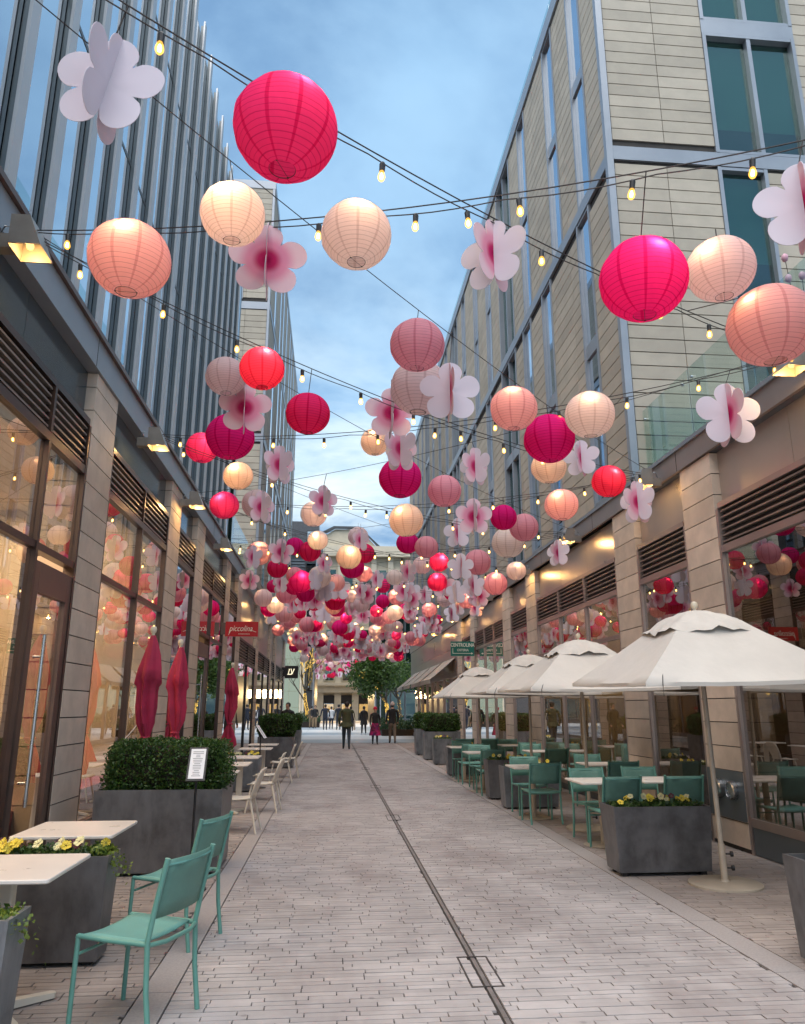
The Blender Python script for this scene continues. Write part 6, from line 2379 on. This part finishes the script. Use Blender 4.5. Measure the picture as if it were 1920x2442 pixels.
    if hat:
        mb = MB().lathe([(0.098, 1.655), (0.103, 1.69), (0.096, 1.735), (0.072, 1.775), (0.03, 1.80 + (0.02 if hat == 'beanie' else 0)), (0, 1.805 + (0.02 if hat == 'beanie' else 0))], n=18)
        mb.v = [(a * k, (b - 0.004) * k, c * k) for a, b, c in mb.v]
        mb.build('hat', hat, None, True).parent = t
    else:
        mb = MB().lathe([(0.086, 1.615), (0.097, 1.66), (0.094, 1.71), (0.072, 1.752), (0.03, 1.775), (0, 1.778)], n=18)
        mb.v = [(a * k, (b * 1.05 - 0.022) * k, c * k) for a, b, c in mb.v]
        mb.build('hair', hair, None, True).parent = t
    fc = MB().lathe([(0.0, -0.02), (0.011, -0.012), (0.014, 0.0), (0.008, 0.018), (0, 0.03)], (0, 0.107 * k, 1.625 * k), 8)
    fc.build('nose', 'skin', None, True).parent = t
    for sx in (-1, 1):
        MB().lathe([(0, -.006), (.009, 0), (0, .006)], (sx * 0.032 * k, 0.099 * k, 1.662 * k), 6).build('eye', 'hair_dark', None).parent = t
        MB().lathe([(0, -.028), (.012, -.012), (.014, .01), (0, .03)], (sx * 0.082 * k, 0.0, 1.645 * k), 7).build('ear', 'skin', None, True).parent = t
    if pack:
        mb = MB()
        for j in range(7):
            f = j / 6
            w_ = 0.14 * math.sin(0.5 + f * 2.2) ** 0.5
            for q in range(14):
                a = 2 * math.pi * q / 14
                mb.v.append((w_ * math.cos(a) * k, (-0.19 + 0.085 * math.sin(a)) * k, (0.98 + 0.48 * f) * k))
        for j in range(6):
            for q in range(14):
                mb.f.append((j * 14 + q, j * 14 + (q + 1) % 14, (j + 1) * 14 + (q + 1) % 14, (j + 1) * 14 + q))
        mb.f += [tuple(range(14))[::-1], tuple(range(84, 98))]
        mb.build('backpack', pack, None, True).parent = t
    if bag:
        sx, mt_ = bag
        b0 = MB().prism(rounded(-0.03, 0.03, -0.16, 0.16, 0.028), lambda u, v, d: ((sx * 0.30 + u) * k, (v - 0.03) * k, d * k), 0.72, 1.08)
        b0.tube([(sx * 0.30 * k, -0.12 * k, 1.08 * k), (sx * 0.21 * k, 0, 1.50 * k), (sx * 0.30 * k, 0.1 * k, 1.08 * k)], 0.012, 6)
        b0.build('shoulder_bag', mt_, None).parent = t
    return t


person(0.62, 31.0, 0, 'person in olive green jacket and dark jeans walking away with a pale shoulder bag', 1.81, 0.20, 'jacket_green', 'cloth_denim', coat=0.08, bag=(1, 'cream_plastic'), bulk=1.2)
person(1.98, 35.2, 180, 'person in red cap, black coat and magenta patterned skirt walking towards the camera', 1.60, 0.12, 'cloth_black', 'cloth_black', skirt=0.5, skirtmat='cloth_magenta', hat='cap_red', elbow=(0.2, 0.1))
person(2.8, 35.7, 0, 'person in pale knitted hat, black jacket and khaki trousers walking away', 1.80, 0.18, 'cloth_black', 'cloth_khaki', hat='beanie', bulk=1.1)
person(1.98, 47.3, 5, 'person in long black coat and black leggings walking away, white shoes', 1.66, 0.16, 'cloth_black', 'cloth_black', shoe='cloth_white', coat=0.3)
person(-0.42, 57.6, 0, 'person in navy uniform with pale lettering band standing with legs apart on the plaza', 1.80, 0.03, 'cloth_navy', 'cloth_navy', bulk=1.2, arms=(0.3, 0.3), yoke='cloth_navy')
person(0.55, 57.5, 8, 'person in dark uniform standing right of the other uniformed one', 1.80, 0.05, 'cloth_navy', 'cloth_navy', bulk=1.15)
person(0.02, 60.0, 0, 'person in white jacket and dark trousers far across the plaza', 1.66, 0.1, 'cloth_white', 'cloth_navy')
person(-1.25, 62.0, 170, 'person in black coat with tan trousers at the left of the plaza group', 1.74, 0.08, 'cloth_black', 'cloth_tan', pack=None)
person(-1.55, 62.5, 10, 'person in tan coat with black backpack at the far left of the plaza group', 1.72, 0.08, 'cloth_tan', 'cloth_tan', pack='cloth_black')
person(1.35, 54.0, 15, 'person in dark clothes half hidden behind the one in olive green', 1.66, 0.14, 'cloth_navy', 'cloth_black')
person(-1.66, 30.3, 160, 'person in black shirt standing behind the far left hedge, looking right', 1.77, 0.04, 'cloth_black', 'cloth_black', bulk=1.15, head_turn=30)
